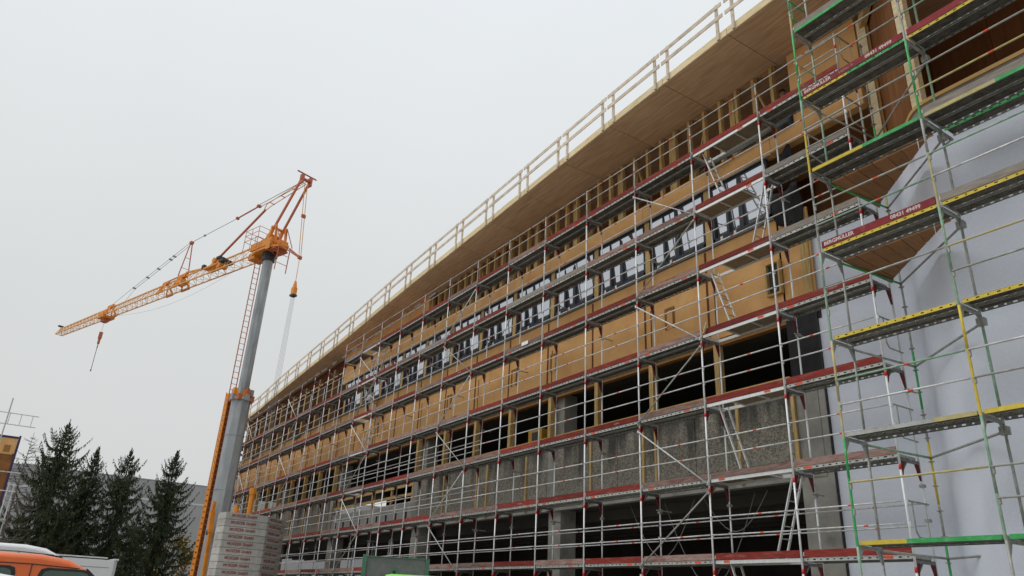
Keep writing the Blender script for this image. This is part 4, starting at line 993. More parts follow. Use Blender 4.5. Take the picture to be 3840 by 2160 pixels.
# hook hanging from the trolley: a thing of its own
def cpos(t, s, z):
    x = CD[0]; y = CD[1]; return Vector((-44.2 + t * x - s * y, 10.0 + t * y + s * x, z))
hp = cpos(22.35, 0, 0)
hook = thing('hook_block', 'small rust-red crane hook block with a thin sling below the trolley', 'crane hook', (hp.x, hp.y, 0))
b = MB().mat('rope').tube((-0.14, 0, 21.3), (-0.05, 0, 20.35), 0.008, 4).tube((0.14, 0, 21.3), (0.05, 0, 20.35), 0.008, 4); b.build('hook_rope', hook)
b = MB().mat('crane_red').prism([(-0.16, -0.13), (0.16, -0.13), (0.16, 0.13), (-0.16, 0.13)], 19.85, 20.35); b.tube((0, 0, 19.4), (0, 0, 19.85), 0.10, 8).build('block_body', hook)
b = MB().mat('black').path([(0, 0, 19.4), (0.1, 0, 19.25), (0.09, 0, 19.1), (-0.04, 0, 19.05), (-0.09, 0, 19.15)], 0.035, 6)
b.build('hook', hook)
MB().mat('black').path([(-0.03, 0, 19.08), (-0.06, 0, 18.5), (-0.02, 0, 17.3)], 0.022, 5).tube((-0.02, 0, 17.3), (-0.02, 0, 17.15), 0.045, 6).build('sling', hook)

# ballast blocks stacked behind the mast
ang = lambda deg, d_: (-math.sin(R(deg)) * d_, math.cos(R(deg)) * d_)
P = [ang(77.30, 43.5), ang(77.22, 42.2), ang(76.80, 41.65), ang(75.14, 42.0), ang(74.0, 42.35), ang(73.05, 43.7), ang(72.78, 44.3), ang(73.4, 46.4), ang(77.2, 46.4)]
cxm = sum(p[0] for p in P) / len(P); cym = sum(p[1] for p in P) / len(P)
poly = [(p[0] - cxm, p[1] - cym) for p in P]
if sum(poly[i][0] * poly[(i + 1) % 9][1] - poly[(i + 1) % 9][0] * poly[i][1] for i in range(9)) < 0: poly = poly[::-1]
bh = 0.335
bb = MB().mat('ballast').prism(poly, 0.0, bh - 0.02)
sh = [(x * 0.95, y * 0.95) for x, y in poly]; bb.prism(sh, bh - 0.0199, bh)
BMESH = bb.mesh('ballast_block')
names = ['topmost', 'second from the top', 'third from the top', 'fourth from the top', 'fifth from the top', 'sixth from the top', 'seventh from the top', 'eighth from the top', 'ninth from the top', 'tenth from the top', 'eleventh from the top', 'lowest']
def face_text(o, p, q, txt, size, t0):
    p = Vector((p[0] - cxm, p[1] - cym, 0)); q = Vector((q[0] - cxm, q[1] - cym, 0)); d = (q - p).normalized()
    nrm = Vector((d.y, -d.x, 0))
    if nrm.dot(Vector((cxm + p.x, cym + p.y, 0))) > 0: nrm = -nrm
    me = text_mesh(txt, size, 'ballast_text', bold=0.007)
    t = obj('lettering', me, o); loc = p + d * t0 + nrm * 0.004
    t.location = (loc.x, loc.y, bh * 0.55); t.rotation_euler = (0, 0, math.atan2(d.y, d.x))
for i in range(12):
    o = obj('ballast_block', BMESH, None, (cxm, cym, 1.46 + bh * (11 - i)))
    tag(o, 'grey concrete ballast block of the crane, %s in its stack' % names[i], 'ballast block', 'concrete ballast blocks stacked on the crane')
    face_text(o, P[2], P[3], 'MOEZER GmbH', 0.185, 0.30)
    face_text(o, P[4], P[5], 'MOEZER GmbH', 0.185, 0.25)

# ------------------------------------------------------------------ spruces, bare tree, bush
def spruce_meshes(h, rbase, seed):
    rnd = random.Random(seed); U = rnd.uniform
    tr = MB().mat('bark'); tr.tube((0, 0, 0), (0, 0, h * 0.99), 0.016 * h, 7, 0.012)
    V = []; F = []; UP = Vector((0, 0, 1))
    def leaf(p, d, s, w, l):
        o = len(V)
        V.extend([p - s * w * 0.35, p + s * w * 0.35, p + d * l * 0.5 + s * w * 0.5, p + d * l, p + d * l * 0.5 - s * w * 0.5]); F.append((o, o + 1, o + 2, o + 3, o + 4))
    def bough(z, an, ln, q):
        d = Vector((math.cos(an), math.sin(an), 0)); side = Vector((-d.y, d.x, 0))
        rise = 0.95 if q > 0.95 else (0.45 if q > 0.82 else (0.12 if q > 0.6 else -0.06))
        sag = U(0.25, 0.42) * (0.5 if q > 0.82 else 1.0)
        segs = max(4, int(ln / 0.125)); prev = Vector((0, 0, z)); big = min(1.0, ln / 1.6 + 0.25)
        for k in range(1, segs + 1):
            u = k / segs
            p = Vector((0, 0, z)) + d * ln * u + UP * (ln * (rise * u - sag * math.sin(u * 2.5) + 0.34 * u ** 3))
            dd = (p - prev).normalized(); tap = (1.0 - 0.62 * u) * big
            for sg in (-1, 1):
                l1 = 0.52 * tap * U(0.55, 1.2)
                leaf(p, (dd * U(0.6, 1.0) + side * sg * U(0.4, 1.0) - UP * U(0.0, 0.4)).normalized(), (UP + dd * U(-1, 1)).normalized(), 0.072, l1)
                q0 = p + side * sg * l1 * U(0.05, 0.75) + dd * l1 * U(0, 0.5)
                leaf(q0, (dd * U(-0.1, 0.35) + side * sg * U(-0.15, 0.25) - UP).normalized(), (dd + side * U(-1, 1)).normalized(), 0.082, 0.44 * tap * U(0.45, 1.3) + 0.04)
            leaf(p, (dd + UP * U(-0.05, 0.5)).normalized(), side, 0.06, 0.24 * big + 0.05)
            prev = p
    z = 0.04 * h
    while z < h * 0.97:
        q = z / h
        rr = rbase * (1 - q) ** 0.70 * min(1.0, (1 - q) * 6.0 + 0.04)
        nb = 5 if q > 0.85 else 8
        a0 = U(0, 6.28)
        for i in range(nb):
            bough(z + U(-0.12, 0.12), a0 + i * 6.283 / nb + U(-0.3, 0.3), max(0.14, rr * U(0.6, 1.15)), q)
        for i in range(3):                     # short fill between the whorls
            bough(z + U(0.15, 0.4), U(0, 6.28), max(0.12, rr * U(0.3, 0.6)), q)
        z += (0.56 if q < 0.6 else 0.46 if q < 0.85 else 0.32) * U(0.85, 1.15)
    for i in range(10):
        p = Vector((0, 0, h * U(0.955, 0.99))); an = U(0, 6.28)
        leaf(p, Vector((math.cos(an), math.sin(an), 1.9)).normalized(), Vector((-math.sin(an), math.cos(an), 0)), 0.045, 0.26)
    cr = MB().mat('needles').add(V, F)
    return tr.mesh('trunk'), cr.mesh('crown')
SPR = [(87.62, 75, 0.1775, 6.1, 11, 'tallest and widest of the four dark spruces, leftmost'), (85.56, 78, 0.1521, 4.1, 12, 'slim dark spruce close beside the tallest one'),
       (83.57, 76, 0.1544, 4.7, 13, 'dark spruce third from the left in the row'), (80.72, 72, 0.1584, 4.7, 14, 'dark spruce nearest the crane, standing a little apart')]
for (a, d_, s_, rb, seed, lab) in SPR:
    x, y = ang(a, d_); h_ = 1.65 + s_ * d_
    t = thing('spruce_tree', lab, 'tree', (x, y, 0), 0, 'spruces in front of the grey hall')
    a_, b_ = spruce_meshes(h_, rb, seed); obj('trunk', a_, t); obj('crown', b_, t)
for (a, d_, h_, rb, seed, lab) in ((86.4, 84, 9.5, 3.6, 21, 'low dark spruce behind the gap between the two left spruces'), (82.2, 82, 8.5, 3.4, 22, 'low dark spruce behind the gap left of the crane-side spruce'), (88.7, 84, 7.5, 3.2, 23, 'low dark spruce at the far left foot of the row')):
    x, y = ang(a, d_)
    t = thing('spruce_tree', lab, 'tree', (x, y, 0), 0, 'spruces in front of the grey hall')
    a_, b_ = spruce_meshes(h_, rb, seed); obj('trunk', a_, t); obj('crown', b_, t)
# bare larch
x, y = ang(89.55, 64); bt = thing('bare_tree', 'thin leafless tree left of the tall spruce', 'tree', (x, y, 0))
MB().mat('twig').tube((0, 0, 0), (0.1, 0.15, 11.7), 0.13, 6, 0.012).build('trunk', bt)
rnd = random.Random(5); b = MB().mat('twig'); z = 2.0
while z < 11.4:
    for i in range(3):
        an = rnd.uniform(0, 6.28); ln = (1 - z / 12.6) * 2.9 * rnd.uniform(0.5, 1.1) + 0.2
        p = Vector((0.1 * z / 11.7, 0.15 * z / 11.7, z)); q = p + Vector((math.cos(an) * ln, math.sin(an) * ln, rnd.uniform(-0.1, 0.35) * ln)); q2 = q + Vector((math.cos(an) * ln * .3, math.sin(an) * ln * .3, 0.25 * ln))
        b.tube(p, q, 0.022, 4, 0.013); b.tube(q, q2, 0.013, 4, 0.006)
        for j in range(6):
            u = rnd.uniform(0.25, 1); r0 = p.lerp(q, u); a2 = an + rnd.uniform(-1.2, 1.2)
            b.tube(r0, r0 + Vector((math.cos(a2), math.sin(a2), rnd.uniform(-0.5, 0.5))) * ln * 0.3, 0.009, 3, 0.004)
    z += 0.22
b.build('branches', bt)
def bush(a, d_, w, h_, seed, lab, zc=0.0):
    x, y = ang(a, d_); t = thing('autumn_bush', lab, 'bush', (x, y, 0), 0, 'yellow autumn shrubs by the hall')
    rnd = random.Random(seed); st = MB().mat('twig')
    for i in range(7):
        an = rnd.uniform(0, 6.28); st.tube((0, 0, 0), (math.cos(an) * w * .5, math.sin(an) * w * .5, h_ * rnd.uniform(.6, .95)), 0.04, 4, 0.01)
    st.build('stems', t)
    V = []; F = []
    cl = [(rnd.gauss(0, w * .3), rnd.gauss(0, w * .3), h_ * rnd.uniform(.2, .95), rnd.uniform(.35, .8)) for _ in range(26)]
    for c_ in cl:
        for _ in range(70):
            p = Vector((c_[0] + rnd.gauss(0, c_[3] * .5), c_[1] + rnd.gauss(0, c_[3] * .5), max(0.1, c_[2] + rnd.gauss(0, c_[3] * .45))))
            d = Vector((rnd.gauss(0, 1), rnd.gauss(0, 1), rnd.gauss(0, 1))).normalized(); s = d.orthogonal().normalized() * 0.06; o = len(V)
            V += [p - s, p + s, p + s + d * .14, p - s + d * .14]; F.append((o, o + 1, o + 2, o + 3))
    MB().mat('autumn').add(V, F).build('leaves', t)
bush(79.2, 77, 2.0, 6.2, 31, 'yellow autumn shrub behind the spruce nearest the crane')
bush(79.4, 66, 2.6, 2.2, 32, 'low yellow shrub at the foot of the crane mast')
bush(72.6, 80, 2.6, 2.6, 33, 'yellowish shrub seen through the ground floor at the left end')

# ------------------------------------------------------------------ grey hall behind the trees
hall = thing('industrial_hall', 'long grey flat-roofed hall behind the spruces with thin pale stripes', 'building', (0, 0, 0))
HX = -97.0
y = -30.0
while y < 46:
    MB().mat('hall').box(HX, HX + 0.12, y + 0.02, y + 5.98, 0, 11.12).build('cladding_panel', hall)
    MB().mat('hall').box(HX, HX + 0.12, y + 0.02, y + 5.98, 11.34, 13.35).build('cladding_panel', hall)
    MB().mat('hall_strip').box(HX - 0.02, HX + 0.14, y - 0.018, y + 0.018, 11.34, 13.35).build('panel_joint', hall)
    y += 6.0
MB().mat('hall_strip').box(HX - 0.02, HX + 0.16, -30, 46, 11.13, 11.33).build('stripe', hall)
MB().mat('hall').box(HX - 40, HX - 0.03, -30, 46, 0, 13.2).build('hall_body', hall)
MB().mat('hall').box(HX - 0.03, HX + 0.16, -30.1, 46.1, 13.36, 13.46).build('roof_edge', hall)

# ------------------------------------------------------------------ brown timber annex far left with its scaffold
ax = thing('timber_annex', 'brown clad timber block with pale top band at the left picture edge', 'building', (0, 0, 0))
XA = -45.0
MB().mat('brown_board').box(XA - 9, XA, -14, -0.12, 5.35, 7.55).build('brown_wall', ax)
MB().mat('fibre').box(XA - 9, XA + 0.03, -14, -0.12, 7.56, 8.30).build('top_band', ax)
MB().mat('navy').box(XA - 9, XA + 0.06, -0.115, -0.02, 5.30, 8.46).build('corner_edge', ax)
MB().mat('navy').box(XA - 9, XA + 0.06, -14, -0.12, 8.31, 8.40).build('roof_edge', ax)
MB().mat('timber_dark').box(XA + 0.031, XA + 0.05, -0.62, -0.35, 7.62, 7.95).build('bracket_box', ax)
MB().mat('timber').box(XA + 0.001, XA + 0.04, -14, -0.2, 7.50, 7.555).build('batten', ax)
MB().mat('red_dark').box(XA - 8, XA - 0.6, -14, -0.6, 0, 5.28).build('base_wall', ax)
asc = thing('annex_scaffold', 'thin grey scaffold tubes in front of the brown timber block at the left edge', 'scaffold', (0, 0, 0))
XS = -38.0
for yy in (-0.73,):
    MB().mat('galv').tube((XS, yy, 0.02), (XS, yy, 8.92), 0.03, 6).build('standard', asc)
for yy in (0.05, 0.25):
    MB().mat('galv').tube((XS - 1, yy, 0.02), (XS - 1, yy, 5.6), 0.03, 6).build('standard', asc)
MB().mat('red').tube((XS - 1, 0.25, 3.0), (XS - 1, 0.25, 3.3), 0.045, 6).build('joint_band', asc)
b = MB().mat('galv')
for z in (7.83, 8.30): b.tube((XS - 0.05, -0.27 if z > 8 else -0.25, z), (XS - 0.05, 2.4, z), 0.02, 5)
for i in range(6): b.tube((XS - 0.05, -0.05 + 0.42 * i, 7.83), (XS - 0.05, -0.05 + 0.42 * i, 8.30), 0.014, 5)
ga = b.build('guard_frame', asc); ga.scale = (1, -1, 1); ga.location = (0, 0.13, 0)
b = MB().mat('galv')
for z in (5.15, 5.9, 3.0, 3.35): MB().mat('galv').tube((XS - 0.05, -2.2, z), (XS - 0.05, 0.35, z), 0.02, 5).build('guard_rail', asc)
MB().mat('deck').box(XS - 0.9, XS - 0.1, -2.4, 0.3, 4.0, 4.06).build('steel_deck', asc)
MB().mat('alu').tube((XS - 0.2, 0.35, 1.6), (XS - 0.2, 0.55, 3.0), 0.03, 6).tube((XS - 0.2, 0.35, 3.0), (XS - 0.2, 0.7, 3.0), 0.02, 6).build('ladder_end', asc)

# ------------------------------------------------------------------ vehicles
def loft(b, secs, close=True):
    """secs: list of closed rings with the same number of points"""
    n = len(secs[0]); o = len(b.v)
    b.v += [tuple(p) for s in secs for p in s]
    for i in range(len(secs) - 1):
        for j in range(n):
            b.f.append([o + i * n + j, o + i * n + (j + 1) % n, o + (i + 1) * n + (j + 1) % n, o + (i + 1) * n + j]); b.mi.append(b.cur); b.sm.append(b.smooth)
    for i, rev in ((0, True), (len(secs) - 1, False)):
        idx = [o + i * n + j for j in range(n)]; b.f.append(idx[::-1] if rev else idx); b.mi.append(b.cur); b.sm.append(False)
def van(name, label, key, loc, rz, Lr, H, W_, roofkey=None, nose=0.95, glass_rear=True, cat='van'):
    """local: x along the length, front at +x"""
    t = thing(name, label, cat, loc, rz)
    hw = W_ / 2; x0, x1 = -Lr / 2, Lr / 2; hood = H * 0.50
    prof = [(x0, 0.42), (x0 - 0.03, 0.9), (x0 + 0.02, H * 0.72), (x0 + 0.10, H - 0.16), (x0 + 0.32, H - 0.03), (x0 + 1.2, H), (x1 - nose - 1.25, H), (x1 - nose - 0.80, H - 0.06), (x1 - nose - 0.50, H - 0.20), (x1 - nose - 0.22, H - 0.46), (x1 - nose + 0.16, hood + 0.12), (x1 - nose + 0.30, hood + 0.03), (x1 - 0.30, hood - 0.14), (x1 - 0.06, hood - 0.34), (x1, 0.62), (x1 - 0.05, 0.32), (x1 - 0.5, 0.28), (x0 + 0.4, 0.28)]
    b = MB().mat(key); b.smooth = True
    rings = []
    for yy, ins, zf in ((-hw + 0.10, 0.10, 0.955), (-hw + 0.03, 0.03, 0.985), (-hw, 0.0, 0.93), (-hw + 0.0, 0.0, 0.93)):
        pass
    layers = [(-1, 0.16), (-0.93, 0.03), (-0.80, 0.0), (0, 0.0), (0.80, 0.0), (0.93, 0.03), (1, 0.16)]
    secs = []
    for s, ins in layers:
        ring = []
        for (px_, pz) in prof:
            tumble = max(0.0, (pz - H * 0.52) / (H * 0.48)) * 0.10
            cx_ = (x0 + x1) / 2
            ring.append((cx_ + (px_ - cx_) * (1 - ins * 0.10), s * (hw - tumble), pz - ins * (0.55 if pz > H * 0.9 else 0.2 if pz > 1 else 0)))
        secs.append(ring)
    loft(b, secs); b.build('body', t)
    # side glass, doors and trim on both sides
    def sidey(z): return hw - max(0.0, (z - H * 0.52) / (H * 0.48)) * 0.10
    zb, zt = H * 0.56, H - 0.25
    for s in (-1, 1):
        quads = [((x1 - nose - 1.22, zb), (x1 - nose - 0.05, zb), (x1 - nose - 0.46, zt), (x1 - nose - 1.18, zt), 'side_window')]
        if glass_rear: quads += [((x1 - nose - 2.55, zb), (x1 - nose - 1.62, zb), (x1 - nose - 1.62, zt), (x1 - nose - 2.50, zt), 'side_window')]
        for q in quads:
            def ring_pts(grow, dy):
                cx_ = sum(p[0] for p in q[:4]) / 4; cz_ = sum(p[1] for p in q[:4]) / 4; out_ = []
                P4 = [Vector((cx_ + (p[0] - cx_) * grow, cz_ + (p[1] - cz_) * grow)) for p in q[:4]]
                for i in range(4):
                    a, c, e_ = P4[i - 1], P4[i], P4[(i + 1) % 4]
                    u = c + (a - c).normalized() * 0.11; w = c + (e_ - c).normalized() * 0.11
                    for t_ in (0, .5, 1): 
                        m_ = u * (1 - t_) ** 2 + c * 2 * t_ * (1 - t_) + w * t_ * t_; out_.append((m_.x, s * (sidey(m_.y) + dy), m_.y))
                return out_
            bb = MB().mat('trim'); ri = ring_pts(1.10, 0.006); ro = ring_pts(1.10, -0.05); n = len(ri)
            bb.add(ri + ro, [tuple(range(n)) if s < 0 else tuple(reversed(range(n)))] + [(i, (i + 1) % n, n + (i + 1) % n, n + i) for i in range(n)])
            sw = bb.build('window_seal', t)
            b2 = MB().mat('car_glass'); ri = ring_pts(0.98, 0.010); ro = ring_pts(0.98, 0.0); b2.add(ri + ro, [tuple(range(n)) if s < 0 else tuple(reversed(range(n)))] + [(i, (i + 1) % n, n + (i + 1) % n, n + i) for i in range(n)]); b2.build('side_window', sw)
        # door shut lines
        ln = MB().mat('trim')
        for xx in (x1 - nose - 1.36, x1 - nose - 2.75):
            for k in range(6):
                z0 = 0.45 + (H - 0.62) * k / 6; z1_ = 0.45 + (H - 0.62) * (k + 1) / 6
                ln.beam((xx, s * (sidey(z0) + 0.001), z0), (xx, s * (sidey(z1_) + 0.001), z1_), 0.014, 0.010)
        zz = H - 0.17; ln.beam((x1 - nose - 1.36, s * (sidey(zz) + 0.001), zz), (x1 - nose - 0.62, s * (sidey(zz) + 0.001), zz - 0.03), 0.010, 0.014)
        ln.beam((x1 - nose - 2.75, s * (sidey(zz) + 0.001), zz), (x1 - nose - 1.36, s * (sidey(zz) + 0.001), zz), 0.010, 0.014)
        ln.build('door_gap', t)
        MB().mat('trim').box(x1 - nose - 1.30, x1 - nose - 1.12, s * hw - 0.02, s * hw + 0.025, 0.98, 1.02).build('door_handle', t)
        MB().mat('trim').box(x1 - nose - 0.10, x1 - nose + 0.10, min(s * hw, s * (hw + 0.22)), max(s * hw, s * (hw + 0.22)), H * 0.57, H * 0.57 + 0.24).build('wing_mirror', t)
        for xx in (x0 + 0.85, x1 - 0.80):
            b3 = MB().mat('rubber').tube((xx, s * (hw - 0.20), 0.32), (xx, s * (hw + 0.015), 0.32), 0.32, 16)
            wl = b3.build('wheel', t); MB().mat('hub').tube((xx, s * (hw - 0.0), 0.32), (xx, s * (hw + 0.022), 0.32), 0.19, 12).build('rim', wl)
        MB().mat('lamp_clear').box(x1 - 0.34, x1 - 0.02, min(s * (hw - 0.34), s * (hw - 0.06)), max(s * (hw - 0.34), s * (hw - 0.06)), hood - 0.34, hood - 0.17).build('headlight', t)
        MB().mat('lamp_red').box(x0 - 0.035, x0 + 0.05, min(s * (hw - 0.16), s * (hw - 0.03)), max(s * (hw - 0.16), s * (hw - 0.03)), 1.0, 1.4).build('tail_light', t)
    ws = MB().mat('car_glass'); a = (x1 - nose + 0.10, hood + 0.15); c_ = (x1 - nose - 0.50, H - 0.21)
    nx_, nz_ = 0.012, 0.010
    y_ = hw - 0.16
    ws.add([(a[0] + nx_, -y_, a[1] + nz_), (a[0] + nx_, y_, a[1] + nz_), (c_[0] + nx_, y_ - 0.06, c_[1] + nz_), (c_[0] + nx_, -y_ + 0.06, c_[1] + nz_)], [(0, 1, 2, 3)])
    ws.add([(x1 - nose - 0.20 + nx_, -y_ + 0.02, H - 0.44 + 0.02), (x1 - nose - 0.20 + nx_, y_ - 0.02, H - 0.44 + 0.02), (c_[0] + nx_ + .01, y_ - 0.06, c_[1] + nz_ + .01), (c_[0] + nx_ + .01, -y_ + 0.06, c_[1] + nz_ + .01)], [(0, 1, 2, 3)])
    ws.build('windscreen', t)
    MB().mat('trim').box(x1 - 0.14, x1 + 0.03, -hw + 0.08, hw - 0.08, 0.30, 0.55).build('bumper', t)
    return t
van('orange_van', 'bright orange van seen from the side at the lower left corner', 'car_orange', (-17.0, 0.62, 0.0), R(90), 4.5, 2.15, 1.85, nose=0.80)
van('white_van', 'tall white van parked behind the orange van', 'car_white', (-23.3, -0.70, 0.0), R(90), 5.6, 2.54, 2.0, nose=0.1, glass_rear=False)
van('white_car', 'white vehicle roof just showing at the bottom left corner, nearest the camera', 'car_white', (-9.6, 0.0, 0.0), R(90), 4.4, 1.74, 1.8, nose=0.85, cat='car')
van('lime_van', 'lime green van roof just showing in front of the green container', 'car_lime', (-13.45, 7.0, 0.0), R(152), 4.2, 2.12, 1.62, nose=0.6)
# white box trailer
cv = thing('box_trailer', 'long white box trailer with roof rails behind the orange van', 'trailer', (-30.6, 0.2, 0.0))
b = MB().mat('car_white').prism([(-1.1, -3.3), (1.0, -3.3), (1.1, -3.2), (1.1, 3.42), (1.0, 3.52), (-1.1, 3.52)], 0.55, 2.52); b.build('box_body', cv)
MB().mat('car_white').box(-1.12, 1.12, 3.40, 3.54, 2.521, 2.57).build('roof_edge', cv)
for (a, c_) in ((-2.9, 0.3), (0.6, 3.2)):
    MB().mat('alu').box(1.0, 1.05, a, c_, 2.56, 2.60).build('roof_rail', cv)
    MB().mat('trim').box(1.0, 1.05, a + 0.1, c_ - 0.05, 2.525, 2.556).build('rail_gap', cv)
for z in (2.28, 1.78, 1.28): MB().mat('hall').box(1.1005, 1.106, -3.1, 3.3, z - 0.012, z + 0.012).build('side_groove', cv)
for yy in (-0.5, 0.5):
    w = MB().mat('rubber').tube((0.85, yy, 0.33), (1.06, yy, 0.33), 0.33, 14).build('wheel', cv); MB().mat('hub').tube((1.05, yy, 0.33), (1.07, yy, 0.33), 0.2, 12).build('rim', w)
MB().mat('trim').box(-0.9, 0.9, -3.2, 3.4, 0.40, 0.548).build('underframe', cv)
MB().mat('galv').beam((0, 3.5, 0.48), (0, 4.9, 0.48), 0.12, 0.10).build('drawbar', cv)

# green steel container
c0 = Vector((*ang(67.16, 26.0), 0)); c1 = Vector((*ang(62.43, 26.0), 0)); dv = (c1 - c0); wv = dv.length
sk = thing('steel_container', 'grey-green steel container wall with green corner posts in front of the scaffold', 'container', (c0.x, c0.y, 0), math.atan2(dv.y, dv.x))
HT = 3.02
MB().mat('skip').box(0.14, wv - 0.14, 0.02, 0.08, 0.35, HT - 0.04).build('front_plate', sk)
for xx in (0.0, wv - 0.13): MB().mat('skip_post').box(xx, xx + 0.13, -0.03, 0.11, 0.2, HT + (0.03 if xx == 0 else 0)).build('corner_post', sk)
for xx in (0.02, wv - 0.10): MB().mat('skip').box(xx, xx + 0.07, 0.115, 5.0, 0.35, HT - 0.1).build('side_plate', sk)
MB().mat('skip').box(0.10, wv - 0.11, 5.0, 5.06, 0.35, HT - 0.1).build('rear_plate', sk)
MB().mat('skip').box(0.09, wv - 0.10, 0.1, 5.0, 0.25, 0.345).build('floor_plate', sk)
MB().mat('skip_post').box(0.131, wv - 0.131, -0.012, 0.09, HT - 0.038, HT - 0.002).build('top_rail', sk)
hp_ = MB().mat('skip_post'); xc = wv * 0.485
hp_.box(xc - 0.11, xc + 0.11, 0.004, 0.019, HT - 0.62, HT - 0.34); hp_.mat('black').box(xc - 0.05, xc + 0.05, 0.0, 0.0035, HT - 0.53, HT - 0.42)
hp_.build('lock_plate', sk)
for xx in (0.25, wv - 0.45): MB().mat('skip_post').box(xx, xx + 0.2, -0.1, 5.1, 0.02, 0.249).build('skid', sk)

# ------------------------------------------------------------------ loose things on the building
def cloth(name, label, pts_w, key, group=None, cat='membrane', nu=10, nv=8, amp=0.05, seed=1):
    """pts_w: four corners (a,b,c,d); thick rumpled sheet"""
    rnd = random.Random(seed); a, b, c_, d = [Vector(p) for p in pts_w]; V = []; F = []
    nrm = (b - a).cross(d - a).normalized()
    for j in range(nv + 1):
        for i in range(nu + 1):
            u, v = i / nu, j / nv
            p = a.lerp(b, u).lerp(d.lerp(c_, u), v)
            p += nrm * (amp * math.sin(u * 9 + seed + v * 3) + amp * 0.6 * math.sin(v * 7 + seed * 2 + u * 5) + rnd.uniform(-amp, amp) * 0.3); V.append(p)
    n = len(V); V += [p + nrm * 0.012 for p in V[:]]
    q = lambda i, j: j * (nu + 1) + i
    for j in range(nv):
        for i in range(nu):
            F.append((q(i, j), q(i + 1, j), q(i + 1, j + 1), q(i, j + 1))); F.append((n + q(i, j + 1), n + q(i + 1, j + 1), n + q(i + 1, j), n + q(i, j)))
    for i in range(nu):
        F.append((q(i + 1, 0), q(i, 0), n + q(i, 0), n + q(i + 1, 0))); F.append((q(i, nv), q(i + 1, nv), n + q(i + 1, nv), n + q(i, nv)))
    for j in range(nv):
        F.append((q(0, j), q(0, j + 1), n + q(0, j + 1), n + q(0, j))); F.append((q(nu, j + 1), q(nu, j), n + q(nu, j), n + q(nu, j + 1)))
    bb = MB().mat(key); bb.smooth = True; bb.add(V, F)
    return tag(bb.build(name), label, cat, group)
cloth('hanging_membrane', 'black cloth hanging at the right end of the window row, below the upper deck', [(-11.95, 16.25, 12.95), (-10.95, 16.25, 13.0), (-10.95, 16.30, 11.75), (-11.75, 16.28, 11.95)], 'black_cloth', seed=3, amp=0.07)
cloth('hanging_membrane', 'dark slanting cloth hanging above the upper deck beside the last window', [(-12.0, 16.28, 13.25), (-11.25, 16.28, 14.45), (-11.05, 16.25, 14.3), (-11.15, 16.25, 13.15)], 'black_cloth', seed=5, amp=0.05)
cloth('hanging_membrane', 'grey-green foil strip rolled along the tan beam below the attic studs', [(-14.6, 16.24, 14.98), (-11.0, 16.24, 15.05), (-11.0, 16.20, 15.45), (-13.0, 16.22, 15.32)], 'grey_cloth', seed=6, amp=0.04, nu=16, nv=4)
for (x, l, s, lab) in ((-10.7, 1.0, 2, 'white foil bunch on the roof edge, nearest the right scaffold'), (-20.3, 1.6, 3, 'white foil bunch on the roof edge behind the middle of the railing'), (-23.6, 2.2, 4, 'long low white foil on the roof edge, left of the other bunches')):
    y = ey(x) + 0.25; z = sz(x) + 0.21
    cloth('roof_foil', lab, [(x - l, y, z), (x + 0.2, y, z), (x, y + 0.45, z + 0.55), (x - l * 0.6, y + 0.45, z + 0.28)], 'sheet', group='white foil bunches lying on the roof', cat='foil', seed=s, amp=0.05)
for i, (x, l) in enumerate(((-53.5, 1.1), (-58.6, 1.0), (-63.9, 1.3))):
    lab = ['grey rag on the left window parapet, rightmost of three', 'grey rag on the left window parapet, middle of three', 'grey rag on the left window parapet, leftmost of three'][i]
    cloth('grey_rag', lab, [(x - l, FY - 0.06, 12.33), (x + l, FY - 0.06, 12.33), (x + l * 0.8, FY - 0.14, 12.12), (x - l * 0.7, FY - 0.16, 12.08)], 'grey_cloth', group='grey rags on the parapet', cat='rag', seed=i + 8, amp=0.04)
cr_ = thing('ochre_crate', 'ochre yellow open crate standing in the dark first floor opening', 'crate', (-24.0, 16.95, 7.6))
b = MB().mat('crate').box(-0.45, 0.45, -0.28, -0.25, 0, 0.55).box(-0.45, -0.42, -0.25, 0.3, 0, 0.55).box(0.42, 0.45, -0.25, 0.3, 0, 0.55).box(-0.42, 0.42, 0.27, 0.3, 0, 0.55); b.build('crate_walls', cr_)
MB().mat('crate').box(-0.42, 0.42, -0.25, 0.27, 0.01, 0.04).build('crate_floor', cr_)
MB().mat('black').box(-0.2, 0.2, -0.286, -0.281, 0.12, 0.45).build('crate_panel', cr_)
for i in range(11):
    x = -34.6 - i * 0.86 + random.uniform(-0.15, 0.15); y = 17.0 + (i % 3) * 0.55
    t = thing('steel_prop', 'slim grey steel prop standing in the open ground floor bay', 'prop', (x, y, 0.03), 0, 'steel props under the slab in the open bay')
    MB().mat('galv_old').tube((0, 0, 0), (0, 0, 2.9), 0.04, 7).build('outer_tube', t); MB().mat('galv').tube((0, 0, 2.9), (0, 0, 4.57), 0.032, 7).build('inner_tube', t)
    MB().mat('red_dark').tube((0, 0, 2.8), (0, 0, 2.95), 0.06, 7).build('collar', t)
sb = thing('splintered_board', 'short bright board end sticking up at a scaffold joint below the tan wall', 'board', (-13.78, SY - 0.03, 9.02))
MB().mat('timber_pale').beam((0, 0, 0), (0.16, 0, 0.3), 0.015, 0.07, (0, 1, 0)).build('board', sb)
# looping cables in the ground floor
for i, (xa, xb, dz) in enumerate(((-13.5, -15.8, 1.0), (-16.2, -19.0, 1.6), (-14.0, -17.5, 2.4))):
    pts = [(xa + (xb - xa) * q / 12, 17.05 + 0.05 * i, 4.9 - dz * math.sin(math.pi * q / 12)) for q in range(13)]
    tag(MB().mat('rope').path(pts, 0.012, 5).build('loose_cable'), ['short dark cable loop hanging by the right ground floor column', 'dark cable loop hanging left in the ground floor opening', 'deepest cable loop hanging in the middle of the ground floor opening'][i], 'cable', 'cables hanging in the ground floor')

